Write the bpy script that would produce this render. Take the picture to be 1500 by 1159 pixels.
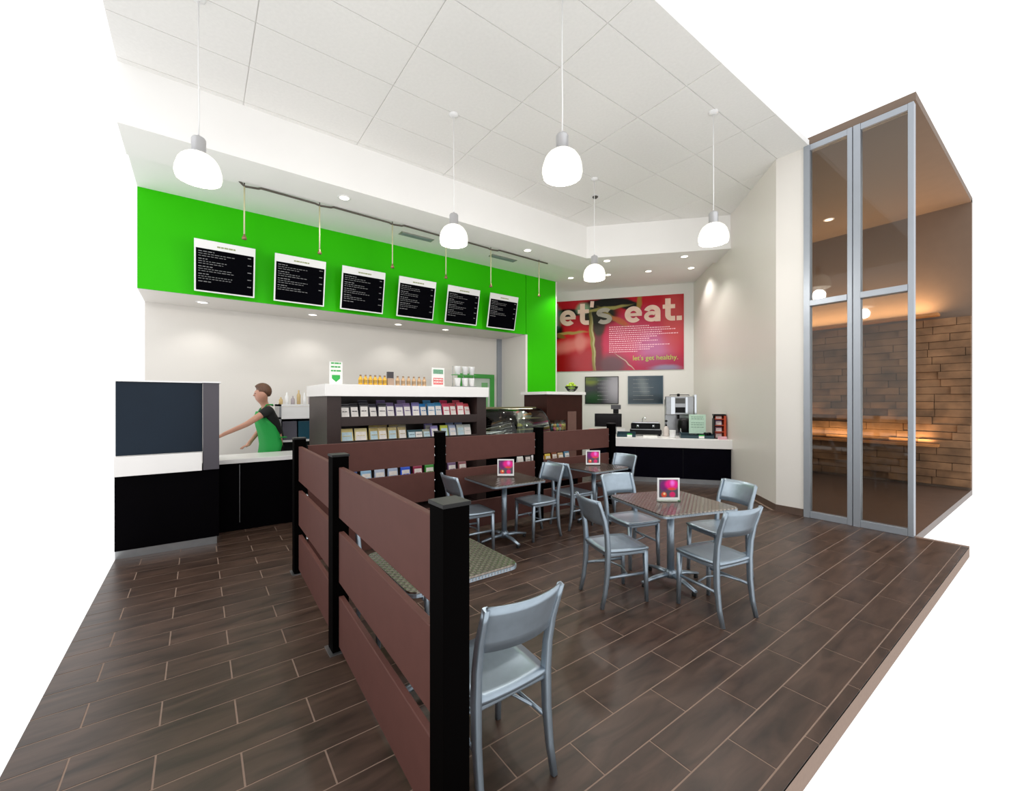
import bpy, math, random
from mathutils import Vector, Matrix
random.seed(7)
PI = math.pi
scene = bpy.context.scene
for o in list(bpy.data.objects): bpy.data.objects.remove(o)
C = scene.collection
R = math.radians

# ---------------------------------------------------------------- camera, world, exposure
VIEW = (0.5962, 0.8028)                      # horizontal viewing direction
cam_d = bpy.data.cameras.new('camera')
cam_d.sensor_fit = 'HORIZONTAL'; cam_d.sensor_width = 36.0
cam_d.lens = 36.0 * 618.0 / 1500.0
cam_d.shift_y = 8.5 / 1500.0
cam_d.clip_start = 0.05; cam_d.clip_end = 200
cam = bpy.data.objects.new('camera', cam_d); C.objects.link(cam)
cam.location = (0, 0, 1.65)
cam.rotation_euler = (R(90), 0, math.atan2(VIEW[1], VIEW[0]) - R(90))
scene.camera = cam
scene.view_settings.view_transform = 'Standard'
scene.view_settings.look = 'None'
scene.view_settings.exposure = 0.22
scene.view_settings.gamma = 1.0
scene.view_settings.use_curve_mapping = False
WORLD = 1.15
world = bpy.data.worlds.new('daylight'); scene.world = world; world.use_nodes = True
bg = world.node_tree.nodes['Background']
bg.inputs[0].default_value = (1.0, 1.0, 1.0, 1); bg.inputs[1].default_value = WORLD
scene.cycles.use_denoising = True
scene.cycles.max_bounces = 7
scene.cycles.diffuse_bounces = 4
scene.cycles.glossy_bounces = 4
scene.cycles.transparent_max_bounces = 12
scene.cycles.sample_clamp_indirect = 6.0
SPOT_W = 60.0          # recessed lamps
PEND_W = 26.0          # pendant bulbs

# ---------------------------------------------------------------- materials
def lin(c):
    c = c / 255.0
    return c / 12.92 if c <= 0.04045 else ((c + 0.055) / 1.055) ** 2.4
def rgb(r, g, b): return (lin(r), lin(g), lin(b), 1.0)
MATS = {}
def mat(name, col, rough=0.5, metal=0.0, var=0.06, scale=6.0, bump=0.0, spec=0.5, coat=0.0, emit=None, es=0.0):
    if name in MATS: return MATS[name]
    m = bpy.data.materials.new(name); m.use_nodes = True; MATS[name] = m
    nt = m.node_tree; n = nt.nodes; b = n['Principled BSDF']
    c = rgb(*col)
    b.inputs['Roughness'].default_value = rough; b.inputs['Metallic'].default_value = metal
    b.inputs['Specular IOR Level'].default_value = spec
    b.inputs['Coat Weight'].default_value = coat
    if emit:
        b.inputs['Emission Color'].default_value = rgb(*emit); b.inputs['Emission Strength'].default_value = es
    if var > 0:
        tc = n.new('ShaderNodeTexCoord'); nz = n.new('ShaderNodeTexNoise')
        nz.inputs['Scale'].default_value = scale; nz.inputs['Detail'].default_value = 3
        nt.links.new(tc.outputs['Object'], nz.inputs['Vector'])
        r = n.new('ShaderNodeValToRGB')
        r.color_ramp.elements[0].position = 0.3; r.color_ramp.elements[1].position = 0.7
        r.color_ramp.elements[0].color = tuple(x * (1 - var) for x in c[:3]) + (1,)
        r.color_ramp.elements[1].color = tuple(min(1, x * (1 + var)) for x in c[:3]) + (1,)
        nt.links.new(nz.outputs['Fac'], r.inputs['Fac']); nt.links.new(r.outputs['Color'], b.inputs['Base Color'])
        if bump > 0:
            bp = n.new('ShaderNodeBump'); bp.inputs['Strength'].default_value = bump
            bp.inputs['Distance'].default_value = 0.01
            nt.links.new(nz.outputs['Fac'], bp.inputs['Height']); nt.links.new(bp.outputs['Normal'], b.inputs['Normal'])
    else:
        b.inputs['Base Color'].default_value = c
    return m

WHITE = mat('white_paint', (226, 222, 216), 0.55, var=0.01, scale=1.5)
WARM = mat('cream_wall_panel', (222, 217, 210), 0.32, var=0.015, scale=0.8)
POSTW = mat('white_wall_paint', (226, 223, 218), 0.5, var=0.01, scale=1.5)
CEIL = mat('ceiling_paint', (242, 241, 239), 0.8, var=0.01, scale=2)
CEILP = mat('ceiling_panel', (238, 237, 234), 0.9, var=0.02, scale=30, bump=0.1)
GREEN = mat('green_wall_paint', (50, 190, 0), 0.45, var=0.02, scale=1.2, spec=0.12)
DOORG = mat('green_door_frame', (64, 160, 66), 0.4, var=0.02)
SLAB = mat('white_solid_surface', (240, 238, 236), 0.25, var=0.01)
BLACKP = mat('black_post_paint', (3, 2, 2), 0.7, var=0.1, scale=8, spec=0.02)
BOARD = mat('brown_composite_board', (90, 56, 50), 0.55, var=0.05, scale=10, bump=0.03, spec=0.2)
DARKW = mat('dark_wenge_laminate', (50, 38, 36), 0.4, var=0.12, scale=5, spec=.3)
BODY = mat('black_counter_front', (3, 2, 4), 0.6, var=0.1, scale=4, spec=0.03)
MAHOG = mat('mahogany_laminate', (52, 22, 16), 0.4, var=0.15, scale=5, spec=.2)
SCREENM = mat('slate_blue_screen', (18, 32, 46), 0.35, var=0.1, scale=2, spec=.2)
GREYP = mat('grey_pillar_laminate', (70, 66, 74), 0.4, var=0.06, scale=3)
ALU = mat('brushed_aluminium', (158, 172, 184), 0.34, metal=0.75, var=0.05, scale=25)
CHROME = mat('polished_chrome', (205, 210, 215), 0.15, metal=1.0, var=0.02)
STEEL = mat('stainless_steel', (158, 160, 162), 0.3, metal=0.9, var=0.05, scale=12)
MULL = mat('anodised_frame', (158, 164, 172), 0.4, metal=0.4, var=0.02)
BLACK = mat('black_plastic', (6, 6, 8), 0.4, var=0.05, spec=.2)
RUBBER = mat('black_rubber', (12, 12, 12), 0.8, var=0.05)
GROUT = mat('grout', (138, 116, 102), 0.8, var=0.05, scale=40)
SKIRT = mat('brown_tile_skirting', (92, 74, 64), 0.4, var=0.12, scale=6)
CARD = mat('white_card', (236, 236, 232), 0.5, var=0.01)
WHITEP = mat('white_plastic', (235, 235, 235), 0.35, var=0.01)
TEAL = mat('dark_teal_plastic', (16, 52, 62), 0.35, var=0.08)
GREENT = mat('green_print', (40, 170, 70), 0.5, var=0.02)
REDT = mat('red_print', (216, 60, 66), 0.5, var=0.02)
LENS = mat('lamp_lens', (255, 246, 230), 0.4, var=0, emit=(255, 244, 226), es=4.0)
ROD = mat('brass_cable', (200, 198, 160), 0.4, metal=0.1, var=0.05)
TRACK = mat('dark_bronze_track', (80, 74, 66), 0.5, var=0.05)
PRINT = mat('grey_menu_print', (128, 128, 130), 0.6, var=0.05)
MENUB = mat('menu_black_panel', (2, 2, 6), 0.5, var=0.1, spec=.02)
OLIVE = mat('olive_print', (150, 160, 110), 0.6, var=0.05)
STONE = mat('brown_stone', (128, 96, 68), 0.8, var=0.45, scale=3, bump=0.3)
CORR = mat('taupe_corridor_paint', (116, 98, 84), 0.7, var=0.03)
SKIN = mat('skin', (190, 140, 118), 0.5, var=0.03)
SHIRT = mat('black_shirt', (16, 18, 18), 0.8, var=0.1)
APRON = mat('green_apron', (10, 150, 60), 0.7, var=0.06, scale=4)
HAIR = mat('brown_hair', (96, 66, 48), 0.6, var=0.2, scale=40)
TROUS = mat('dark_trousers', (30, 30, 34), 0.8, var=0.1)
EYEM = mat('eye', (30, 24, 22), 0.2, var=0)

def glass_mat(name, tint=(235, 240, 240), gloss=0.12, rough=0.03):
    m = bpy.data.materials.new(name); m.use_nodes = True; nt = m.node_tree; n = nt.nodes
    n.remove(n['Principled BSDF']); out = n['Material Output']
    t = n.new('ShaderNodeBsdfTransparent'); t.inputs[0].default_value = rgb(*tint)
    g = n.new('ShaderNodeBsdfGlossy'); g.inputs['Roughness'].default_value = rough
    f = n.new('ShaderNodeFresnel'); f.inputs[0].default_value = 1.45
    a = n.new('ShaderNodeMath'); a.operation = 'ADD'; a.inputs[1].default_value = gloss
    mx = n.new('ShaderNodeMixShader')
    nt.links.new(f.outputs[0], a.inputs[0]); nt.links.new(a.outputs[0], mx.inputs[0])
    nt.links.new(t.outputs[0], mx.inputs[1]); nt.links.new(g.outputs[0], mx.inputs[2])
    nt.links.new(mx.outputs[0], out.inputs[0]); return m
GLASS = glass_mat('window_glass', (225, 225, 222), 0.0)
CGLASS = glass_mat('case_glass', (234, 240, 236), 0.0, .01)

def tile_mat():
    m = bpy.data.materials.new('brown_floor_tile'); m.use_nodes = True
    nt = m.node_tree; n = nt.nodes; b = n['Principled BSDF']; L = nt.links.new
    geo = n.new('ShaderNodeNewGeometry'); oi = n.new('ShaderNodeObjectInfo')
    mp = n.new('ShaderNodeMapping'); mp.inputs['Scale'].default_value = (2.2, 9, 1)
    off = n.new('ShaderNodeVectorMath'); off.operation = 'SCALE'; off.inputs['Scale'].default_value = 37
    cx = n.new('ShaderNodeCombineXYZ'); L(oi.outputs['Random'], cx.inputs[0]); L(oi.outputs['Random'], cx.inputs[1])
    L(cx.outputs[0], off.inputs[0]); ad = n.new('ShaderNodeVectorMath'); ad.operation = 'ADD'
    L(geo.outputs['Position'], ad.inputs[0]); L(off.outputs[0], ad.inputs[1]); L(ad.outputs[0], mp.inputs[0])
    nz = n.new('ShaderNodeTexNoise'); nz.inputs['Scale'].default_value = 1.3; nz.inputs['Detail'].default_value = 6
    nz.inputs['Distortion'].default_value = 0.6
    L(mp.outputs[0], nz.inputs['Vector'])
    r = n.new('ShaderNodeValToRGB'); e = r.color_ramp.elements
    e[0].position = 0.28; e[0].color = rgb(44, 31, 24); e[1].position = 0.75; e[1].color = rgb(88, 67, 56)
    L(nz.outputs['Fac'], r.inputs['Fac'])
    hsv = n.new('ShaderNodeHueSaturation'); mr = n.new('ShaderNodeMapRange')
    mr.inputs['To Min'].default_value = 0.82; mr.inputs['To Max'].default_value = 1.12
    L(oi.outputs['Random'], mr.inputs['Value']); L(mr.outputs[0], hsv.inputs['Value']); L(r.outputs['Color'], hsv.inputs['Color'])
    L(hsv.outputs[0], b.inputs['Base Color'])
    b.inputs['Roughness'].default_value = 0.36; b.inputs['Specular IOR Level'].default_value = 0.45
    bp = n.new('ShaderNodeBump'); bp.inputs['Strength'].default_value = 0.12; bp.inputs['Distance'].default_value = 0.01
    L(nz.outputs['Fac'], bp.inputs['Height']); L(bp.outputs[0], b.inputs['Normal'])
    return m
TILE = tile_mat()

def tabletop_mat():
    m = bpy.data.materials.new('embossed_steel_top'); m.use_nodes = True
    nt = m.node_tree; n = nt.nodes; b = n['Principled BSDF']; L = nt.links.new
    tc = n.new('ShaderNodeTexCoord'); mp = n.new('ShaderNodeMapping'); mp.inputs['Rotation'].default_value = (0, 0, R(45))
    ck = n.new('ShaderNodeTexVoronoi'); ck.inputs['Scale'].default_value = 34; ck.inputs['Randomness'].default_value = 0.0
    L(tc.outputs['Object'], mp.inputs[0]); L(mp.outputs[0], ck.inputs['Vector'])
    bp = n.new('ShaderNodeBump'); bp.inputs['Strength'].default_value = 0.55; bp.inputs['Distance'].default_value = 0.006
    L(ck.outputs['Distance'], bp.inputs['Height']); L(bp.outputs[0], b.inputs['Normal'])
    r = n.new('ShaderNodeValToRGB'); e = r.color_ramp.elements
    e[0].position = 0.15; e[0].color = rgb(168, 160, 150); e[1].position = 0.6; e[1].color = rgb(112, 102, 94)
    L(ck.outputs['Distance'], r.inputs['Fac']); L(r.outputs[0], b.inputs['Base Color'])
    b.inputs['Metallic'].default_value = 0.9; b.inputs['Roughness'].default_value = 0.22
    return m
TOPM = tabletop_mat()

# print materials painted from soft ellipses (flat print only)
def print_mat(name, base, blobs, rough=0.25, spec=0.5, ink=1.0, wob=0.12):
    dk = lambda c: tuple(int(v*ink) for v in c)
    """blobs: (cx, cz, rx, rz, rot_deg, softness, colour, strength) in the object's own x, z metres"""
    m = bpy.data.materials.new(name); m.use_nodes = True; nt = m.node_tree; n = nt.nodes; L = nt.links.new
    b = n['Principled BSDF']; b.inputs['Roughness'].default_value = rough; b.inputs['Specular IOR Level'].default_value = spec
    tc = n.new('ShaderNodeTexCoord'); prev = None
    nz = n.new('ShaderNodeTexNoise'); nz.inputs['Scale'].default_value = 2.5
    L(tc.outputs['Object'], nz.inputs['Vector'])
    sub = n.new('ShaderNodeVectorMath'); sub.operation = 'SUBTRACT'; sub.inputs[1].default_value = (.5, .5, .5)
    L(nz.outputs['Color'], sub.inputs[0])
    sc = n.new('ShaderNodeVectorMath'); sc.operation = 'SCALE'; sc.inputs['Scale'].default_value = wob
    L(sub.outputs[0], sc.inputs[0])
    add = n.new('ShaderNodeVectorMath'); add.operation = 'ADD'; L(tc.outputs['Object'], add.inputs[0]); L(sc.outputs[0], add.inputs[1])
    flat = n.new('ShaderNodeVectorMath'); flat.operation = 'MULTIPLY'; flat.inputs[1].default_value = (1, 0, 1); L(add.outputs[0], flat.inputs[0])
    for cx, cz, rx, rz, rot, soft, col, st in blobs:
        mp = n.new('ShaderNodeMapping'); mp.vector_type = 'TEXTURE'
        mp.inputs['Location'].default_value = (cx, 0, cz); mp.inputs['Rotation'].default_value = (0, R(-rot), 0)
        mp.inputs['Scale'].default_value = (rx, 1, rz); L(flat.outputs[0], mp.inputs[0])
        ln = n.new('ShaderNodeVectorMath'); ln.operation = 'LENGTH'; L(mp.outputs[0], ln.inputs[0])
        mr = n.new('ShaderNodeMapRange'); mr.interpolation_type = 'SMOOTHSTEP'
        mr.inputs['From Min'].default_value = 1 + soft; mr.inputs['From Max'].default_value = 1 - soft
        mr.inputs['To Min'].default_value = 0; mr.inputs['To Max'].default_value = st
        L(ln.outputs['Value'], mr.inputs['Value'])
        mx = n.new('ShaderNodeMix'); mx.data_type = 'RGBA'
        L(mr.outputs[0], mx.inputs['Factor'])
        if prev is None: mx.inputs[6].default_value = rgb(*dk(base))
        else: L(prev, mx.inputs[6])
        mx.inputs[7].default_value = rgb(*dk(col)); prev = mx.outputs[2]
    L(prev, b.inputs['Base Color']); return m

# ---------------------------------------------------------------- mesh builder
class MB:
    def __init__(s): s.v = []; s.f = []; s.sm = []
    def add(s, vs, fs, smooth=False):
        k = len(s.v); s.v += [tuple(x) for x in vs]
        for f in fs: s.f.append(tuple(i + k for i in f)); s.sm.append(smooth)
        return s
    def box(s, x0, x1, y0, y1, z0, z1, M=None):
        vs = [Vector(p) for p in ((x0,y0,z0),(x1,y0,z0),(x1,y1,z0),(x0,y1,z0),(x0,y0,z1),(x1,y0,z1),(x1,y1,z1),(x0,y1,z1))]
        if M: vs = [M @ v for v in vs]
        return s.add(vs, [(0,3,2,1),(4,5,6,7),(0,1,5,4),(1,2,6,5),(2,3,7,6),(3,0,4,7)])
    def prism(s, poly, z0, z1):
        n = len(poly); a = sum(poly[i][0]*poly[(i+1)%n][1]-poly[(i+1)%n][0]*poly[i][1] for i in range(n))
        if a < 0: poly = poly[::-1]
        vs = [(x, y, z0) for x, y in poly] + [(x, y, z1) for x, y in poly]
        fs = [tuple(range(n-1, -1, -1)), tuple(range(n, 2*n))] + [(i, (i+1)%n, n+(i+1)%n, n+i) for i in range(n)]
        return s.add(vs, fs)
    def lathe(s, prof, n=20, c=(0,0,0), M=None, cap=True):
        vs = []; fs = []; m = len(prof)
        for r, z in prof:
            for k in range(n):
                a = 2*PI*k/n; v = Vector((c[0]+r*math.cos(a), c[1]+r*math.sin(a), c[2]+z))
                vs.append(M @ v if M else v)
        for i in range(m-1):
            for k in range(n):
                fs.append((i*n+k, i*n+(k+1)%n, (i+1)*n+(k+1)%n, (i+1)*n+k))
        s.add(vs, fs, True)
        if cap:
            b = len(s.v) - m*n
            if prof[0][0] > 1e-4: s.f.append(tuple(b+k for k in range(n-1,-1,-1))); s.sm.append(False)
            if prof[-1][0] > 1e-4: s.f.append(tuple(b+(m-1)*n+k for k in range(n))); s.sm.append(False)
        return s
    def tube(s, pts, rad, n=8, prof=None, up=(0,0,1)):
        """sweep along pts; rad a number, a list, or pairs (a, b) for an elliptical or boxed section"""
        pts = [Vector(p) for p in pts]; m = len(pts); rs = rad if isinstance(rad, list) else [rad]*m
        vs = []; upv = Vector(up)
        for i, p in enumerate(pts):
            t = (pts[min(i+1, m-1)] - pts[max(i-1, 0)]).normalized()
            u = upv if abs(t.dot(upv)) < 0.95 else Vector((1,0,0)) if abs(t.x) < .9 else Vector((0,1,0))
            a = t.cross(u).normalized(); b = a.cross(t).normalized()
            r = rs[i]; ra, rb = r if isinstance(r, tuple) else (r, r)
            for k in range(n):
                th = 2*PI*(k+.5)/n; ca, sa = math.cos(th), math.sin(th)
                if prof == 'box':
                    q = max(abs(ca), abs(sa)); q = q**0.8; ca, sa = ca/q, sa/q
                vs.append(p + a*(ra*ca) + b*(rb*sa))
        fs = [(i*n+k, (i+1)*n+k, (i+1)*n+(k+1)%n, i*n+(k+1)%n) for i in range(m-1) for k in range(n)]
        s.add(vs, fs, True); b0 = len(s.v) - m*n
        s.f.append(tuple(b0+k for k in range(n))); s.sm.append(False)
        s.f.append(tuple(b0+(m-1)*n+k for k in range(n-1,-1,-1))); s.sm.append(False)
        return s
    def ball(s, c, r, n=14, m=8, sc=(1,1,1)):
        prof = [(max(1e-5, math.sin(PI*i/m))*r, -math.cos(PI*i/m)*r) for i in range(m+1)]
        M = Matrix.Translation(c) @ Matrix.Diagonal((sc[0], sc[1], sc[2], 1))
        return s.lathe(prof, n, (0,0,0), M, cap=False)
    def data(s, name, material):
        me = bpy.data.meshes.new(name); me.from_pydata(s.v, [], s.f); me.validate()
        me.polygons.foreach_set('use_smooth', s.sm[:len(me.polygons)]); me.materials.append(material); me.update(); return me
    def obj(s, name, material, parent=None, bevel=0, loc=None, rot=None):
        return link(name, s.data(name, material), parent, bevel, loc, rot)
STUFF_PRINTS = {'menu_lines','header_lettering','paragraph_lines','board_lines','print_band','green_lettering','sign_lettering','card_print','rim_ribs','track_rail_clip'}
def link(name, me, parent=None, bevel=0, loc=None, rot=None):
    o = bpy.data.objects.new(name, me); C.objects.link(o); o.parent = parent
    if name in STUFF_PRINTS: o['kind'] = 'stuff'
    if loc: o.location = loc
    if rot: o.rotation_euler = rot
    if bevel:
        b = o.modifiers.new('bevel', 'BEVEL'); b.width = bevel; b.segments = 2; b.limit_method = 'ANGLE'; b.angle_limit = R(40)
    return o
def bx(*a, M=None): return MB().box(*a, M=M)
def tag(o, label, cat, group=None, kind=None):
    o['label'] = label; o['category'] = cat
    if group: o['group'] = group
    if kind: o['kind'] = kind
    return o
def thing(name, label, cat, loc=(0,0,0), rz=0, group=None):
    o = bpy.data.objects.new(name, None); C.objects.link(o); o.location = loc; o.rotation_euler = (0,0,rz)
    o.empty_display_size = .1
    return tag(o, label, cat, group)
def struct(name, mb, m, parent=None, bevel=0):
    o = mb.obj(name, m, parent, bevel); o['kind'] = 'structure'; return o
def copy_tree(o, parent=None):
    c = o.copy(); C.objects.link(c); c.parent = parent
    for ch in list(o.children): copy_tree(ch, c)
    return c
def clip(poly, conv):
    out = poly; n = len(conv)
    for i in range(n):
        ax, ay = conv[i]; bx_, by = conv[(i+1)%n]; inp = out; out = []
        side = lambda p: (bx_-ax)*(p[1]-ay)-(by-ay)*(p[0]-ax)
        for j in range(len(inp)):
            p, q = inp[j], inp[(j+1)%len(inp)]; sp, sq = side(p), side(q)
            if sp >= 0: out.append(p)
            if sp*sq < 0:
                t = sp/(sp-sq); out.append((p[0]+t*(q[0]-p[0]), p[1]+t*(q[1]-p[1])))
        if not out: return []
    return out
def screen(x, y, z):
    d = x*VIEW[0]+y*VIEW[1]; l = x*VIEW[1]-y*VIEW[0]
    return (750+618*l/d, 588-618*(z-1.65)/d, d) if d > .1 else (-9e9, 0, d)

# ---------------------------------------------------------------- the room
X0 = -0.70; YF = 0.75
K = Vector((10.21, 5.92)); P = Vector((-0.606, 0.7955)); N = Vector((-0.7955, -0.606))     # poster wall: corner, direction, face normal
W0 = Vector((6.98, 2.73)); WD = (K - W0).normalized(); WN = Vector((-WD.y, WD.x))          # right wall
YG, YB, H1, H2, HS = 7.97, 9.02, 4.70, 5.29, 3.26
PE = K + P*4.6

floor = struct('floor', MB().prism([(X0,YF),(7.05,YF),(7.05,2.7),(10.3,5.92),(PE.x,PE.y+.1),(X0,9.3)], -0.12, -0.0015), GROUT)
A_ = [(X0,YF),(6.98,YF),(6.98,9.1),(X0,9.1)]
B_ = [(6.98,2.80),(10.15,5.92),(7.75,9.0),(6.98,9.0)]
tiles = []
for j in range(-4, 44):
    y0 = 0.59 + 0.22*j - 0.0; xo = 0.48 if j % 2 == 0 else 0.16
    for i in range(-4, 18):
        x0 = xo + 0.64*i
        q = [(x0+.004,y0+.004),(x0+.636,y0+.004),(x0+.636,y0+.216),(x0+.004,y0+.216)]
        for reg in (A_, B_):
            c = clip(q, reg)
            if len(c) < 3: continue
            cx = sum(p[0] for p in c)/len(c); cy = sum(p[1] for p in c)/len(c)
            px, py, d = screen(cx, cy, 0)
            vis = 235 < px < 1265 and py < 925 and d > .5
            tiles.append((0 if vis else 1, d if d > 0 else 99, c, cx, cy))
tiles.sort(key=lambda t: (t[0], t[1]))
std = None; rest = MB()
for k, (nv, d, c, cx, cy) in enumerate(tiles):
    if k < 298 and nv == 0:
        full = len(c) == 4 and abs((c[1][0]-c[0][0])*(c[2][1]-c[1][1])) > .1330
        if full:
            if std is None: std = MB().prism([(p[0]-cx, p[1]-cy) for p in c], -.012, 0).data('tile', TILE)
            me = std
        else: me = MB().prism([(p[0]-cx, p[1]-cy) for p in c], -.012, 0).data('tile', TILE)
        link('tile', me, floor, 0, (cx, cy, 0))
    else: rest.prism(c, -.012, 0)
r_ = rest.obj('tile_field', TILE, floor); r_['kind'] = 'stuff'

# walls
struct('wall_back', bx(X0, 8.4, YB, YB+.12, 0, HS+.1), WHITE)
upper = struct('wall_back_upper', bx(X0, 6.33, YG+.03, YB+.12, HS, H2), WHITE)
struct('wall_back_green', bx(X0, 6.33, YG, YG+.03, HS, H1), GREEN)
pier = struct('wall_back_pier', bx(6.345, 7.32, YG+.0, YB, 0, H1), GREEN)
struct('wall_niche_side', bx(6.33, 6.345, YG+.01, YB, 0, HS), WHITE)
struct('trim_1', bx(6.315, 6.375, YG-.012, YG+.02, 0, HS), WHITE)
struct('trim_2', bx(7.30, 7.335, YG-.008, YG+.03, 0, H1), POSTW)
a = K + P*-.02; b = PE
struct('wall_poster', MB().prism([(a.x,a.y),(b.x,b.y),(b.x-N.x*.12,b.y-N.y*.12),(a.x-N.x*.12,a.y-N.y*.12)], 0, H2), POSTW)
b = K + WD*.1
wr = struct('wall_right', MB().prism([(W0.x,W0.y),(b.x,b.y),(b.x-WN.x*.15,b.y-WN.y*.15),(W0.x+.15,W0.y-.05)], 0, H2+.08), WARM)
# panel joints on the right wall: shallow proud panels
struct('wall_column', bx(6.98, 7.25, 2.36, 2.73, 0, H2+.08), WHITE)
# skirting
sk = W0 + WN*.012
e_ = W0 + WD*1.86 + WN*.012
struct('baseboard_right', MB().prism([(W0.x,W0.y),(sk.x,sk.y),(e_.x,e_.y),(e_.x-WN.x*.012,e_.y-WN.y*.012)], 0, .10), SKIRT)
struct('baseboard_column', bx(6.965, 6.98, 2.37, 2.735, 0, .10), SKIRT)
struct('baseboard_back', bx(X0, 6.33, YB-.015, YB, 0, .1), SKIRT)

# ceiling: low bulkhead along green wall and poster wall, raised panelled bay in front
FC = (6.49, 6.13)
tt = 1.90; fr = W0 + WD*tt
low = [(X0,6.13), FC, (fr.x,fr.y), (10.30,6.0), (PE.x,PE.y+.1), (X0,9.14)]
struct('ceiling_lower', MB().prism([(X0,6.13),FC]+[(FC[0], 9.14),(X0,9.14)], H1, H2+.05), CEIL)
struct('ceiling_lower_right', MB().prism([FC,(fr.x+.05,fr.y-.05),(10.35,5.9),(PE.x,PE.y+.1),(FC[0],9.14)], H1, H2+.05), CEIL)
# outer band hangs slightly lower than the inner field
g2 = (6.87, 6.86); g3 = W0 + WD*2.75
struct('ceiling_border', MB().prism([(X0,6.125), FC, g2, (X0,6.86)], H1-.07, H1), CEIL)
struct('ceiling_border_right', MB().prism([FC, (fr.x,fr.y), (g3.x,g3.y), g2], H1-.07, H1), CEIL)
main = [(X0,2.3),(6.98,2.3),(6.98,2.73),(fr.x,fr.y),FC,(X0,6.13)]
ceil = struct('ceiling', MB().prism(main, H2+.012, H2+.08), CEIL)
ym = FC[1]+(6.98-FC[0])*(fr.y-FC[1])/(fr.x-FC[0])
mains = [[(X0,2.3),(6.98,2.3),(6.98,ym),FC,(X0,6.13)], [(6.98,2.73),(fr.x,fr.y),(6.98,ym)]]
for i in range(-6, 3):
    for j in range(-5, 4):
        x0 = 5.88+1.36*i; y0 = 4.72+.67*j
        for reg in mains:
            q = clip([(x0+.005,y0+.005),(x0+1.355,y0+.005),(x0+1.355,y0+.665),(x0+.005,y0+.665)], reg)
            if len(q) < 3: continue
            cx = sum(p[0] for p in q)/len(q); cy = sum(p[1] for p in q)/len(q)
            MB().prism([(p[0]-cx,p[1]-cy) for p in q], 0, .012).obj('ceiling_panel', CEILP, ceil, 0, (cx, cy, H2))

# storefront windows along x = 6.98
def pane_bay(n, y0, y1):
    f = struct('window_%d' % n, bx(6.95, 7.05, y1-.075, y1, 0, H2), MULL)
    for nm, a in (('frame_post', (6.95,7.05,y0,y0+.055,0,H2)), ('frame_sill', (6.955,7.045,y0+.055,y1-.075,0,.09)),
                  ('frame_rail', (6.94,7.06,y0+.055,y1-.075,3.0,3.08)), ('frame_head', (6.955,7.045,y0+.055,y1-.075,H2-.08,H2))):
        bx(*a).obj(nm, MULL, f, .004)
    bx(6.995, 7.005, y0+.055, y1-.075, .09, 3.0).obj('pane', GLASS, f)
    bx(6.995, 7.005, y0+.055, y1-.075, 3.08, H2-.08).obj('pane', GLASS, f)
    return f
pane_bay(1, 1.80, 2.36)
pane_bay(2, 1.20, 1.79)
# corridor seen through the glass
cor = struct('wall_corridor', bx(11.50, 11.62, 1.2, 5.2, 0, 5.4), CORR)
random.seed(3)
for j in range(22):
    y = 1.2 - random.random()*.4; z0 = .05+.145*j
    while y < 4.6:
        w = random.uniform(.4, .8); a0 = max(y, 1.2)
        if y+w > a0+.05: bx(11.50-random.uniform(.02,.12), 11.50, a0, y+w-.008, z0, z0+.137).obj('stone', STONE, cor)
        y += w
cpoly = [(7.06,1.2),(11.62,1.2),(11.62,5.2),(9.95,5.2),(7.45,2.75),(7.06,2.75)]
struct('ceiling_corridor', MB().prism(cpoly, 5.35, 5.45), CORR)
struct('floor_corridor', MB().prism(cpoly, -.1, 0), SKIRT)
struct('wall_corridor_end', bx(9.95, 11.5, 5.1, 5.2, 0, 5.35), CORR)
for i, zz in enumerate((3.28, .78)):
    s_ = bx(11.2, 11.42, 1.6, 4.8, zz, zz+.05).obj('wall_shelf', mat('amber_wood', (176, 118, 66), .5, var=.15))
    tag(s_, ['upper','lower'][i]+' amber wooden ledge on the stone wall beyond the glass', 'shelf')
    ld = bpy.data.lights.new('ledge_light', 'AREA'); ld.shape = 'RECTANGLE'; ld.size = .06; ld.size_y = 3.0; ld.energy = [70, 30][i]; ld.color = (1, .62, .3)
    lo = bpy.data.objects.new('ledge_light', ld); C.objects.link(lo); lo.parent = s_; lo.location = (11.30, 3.2, zz+.07); lo.rotation_euler = (PI, 0, 0)
# kitchen door in the back wall: green frame
dr = struct('door_1', bx(5.17, 5.97, YB-.03, YB, 0.0, 2.23), mat('pale_green_door', (196, 206, 196), .35, var=.03))
bx(5.97, 6.09, YB-.06, YB, 0, 2.33).obj('door_jamb', DOORG, dr)
bx(5.05, 5.17, YB-.06, YB, 0, 2.33).obj('door_jamb', DOORG, dr)
bx(5.17, 5.97, YB-.06, YB, 2.23, 2.33).obj('door_lintel', DOORG, dr)
bx(5.72, 5.90, YB-.04, YB-.03, 0.2, 2.12).obj('door_panel', mat('frosted_green', (120, 180, 120), .3, var=.04), dr)
MB().tube([(5.26,YB-.05,1.05),(5.26,YB-.09,1.05),(5.38,YB-.09,1.05)], .012).obj('door_handle', STEEL, dr)
struct('trim_3', bx(6.20, 6.33, YB-.05, YB, 0, HS), MULL)

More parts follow.
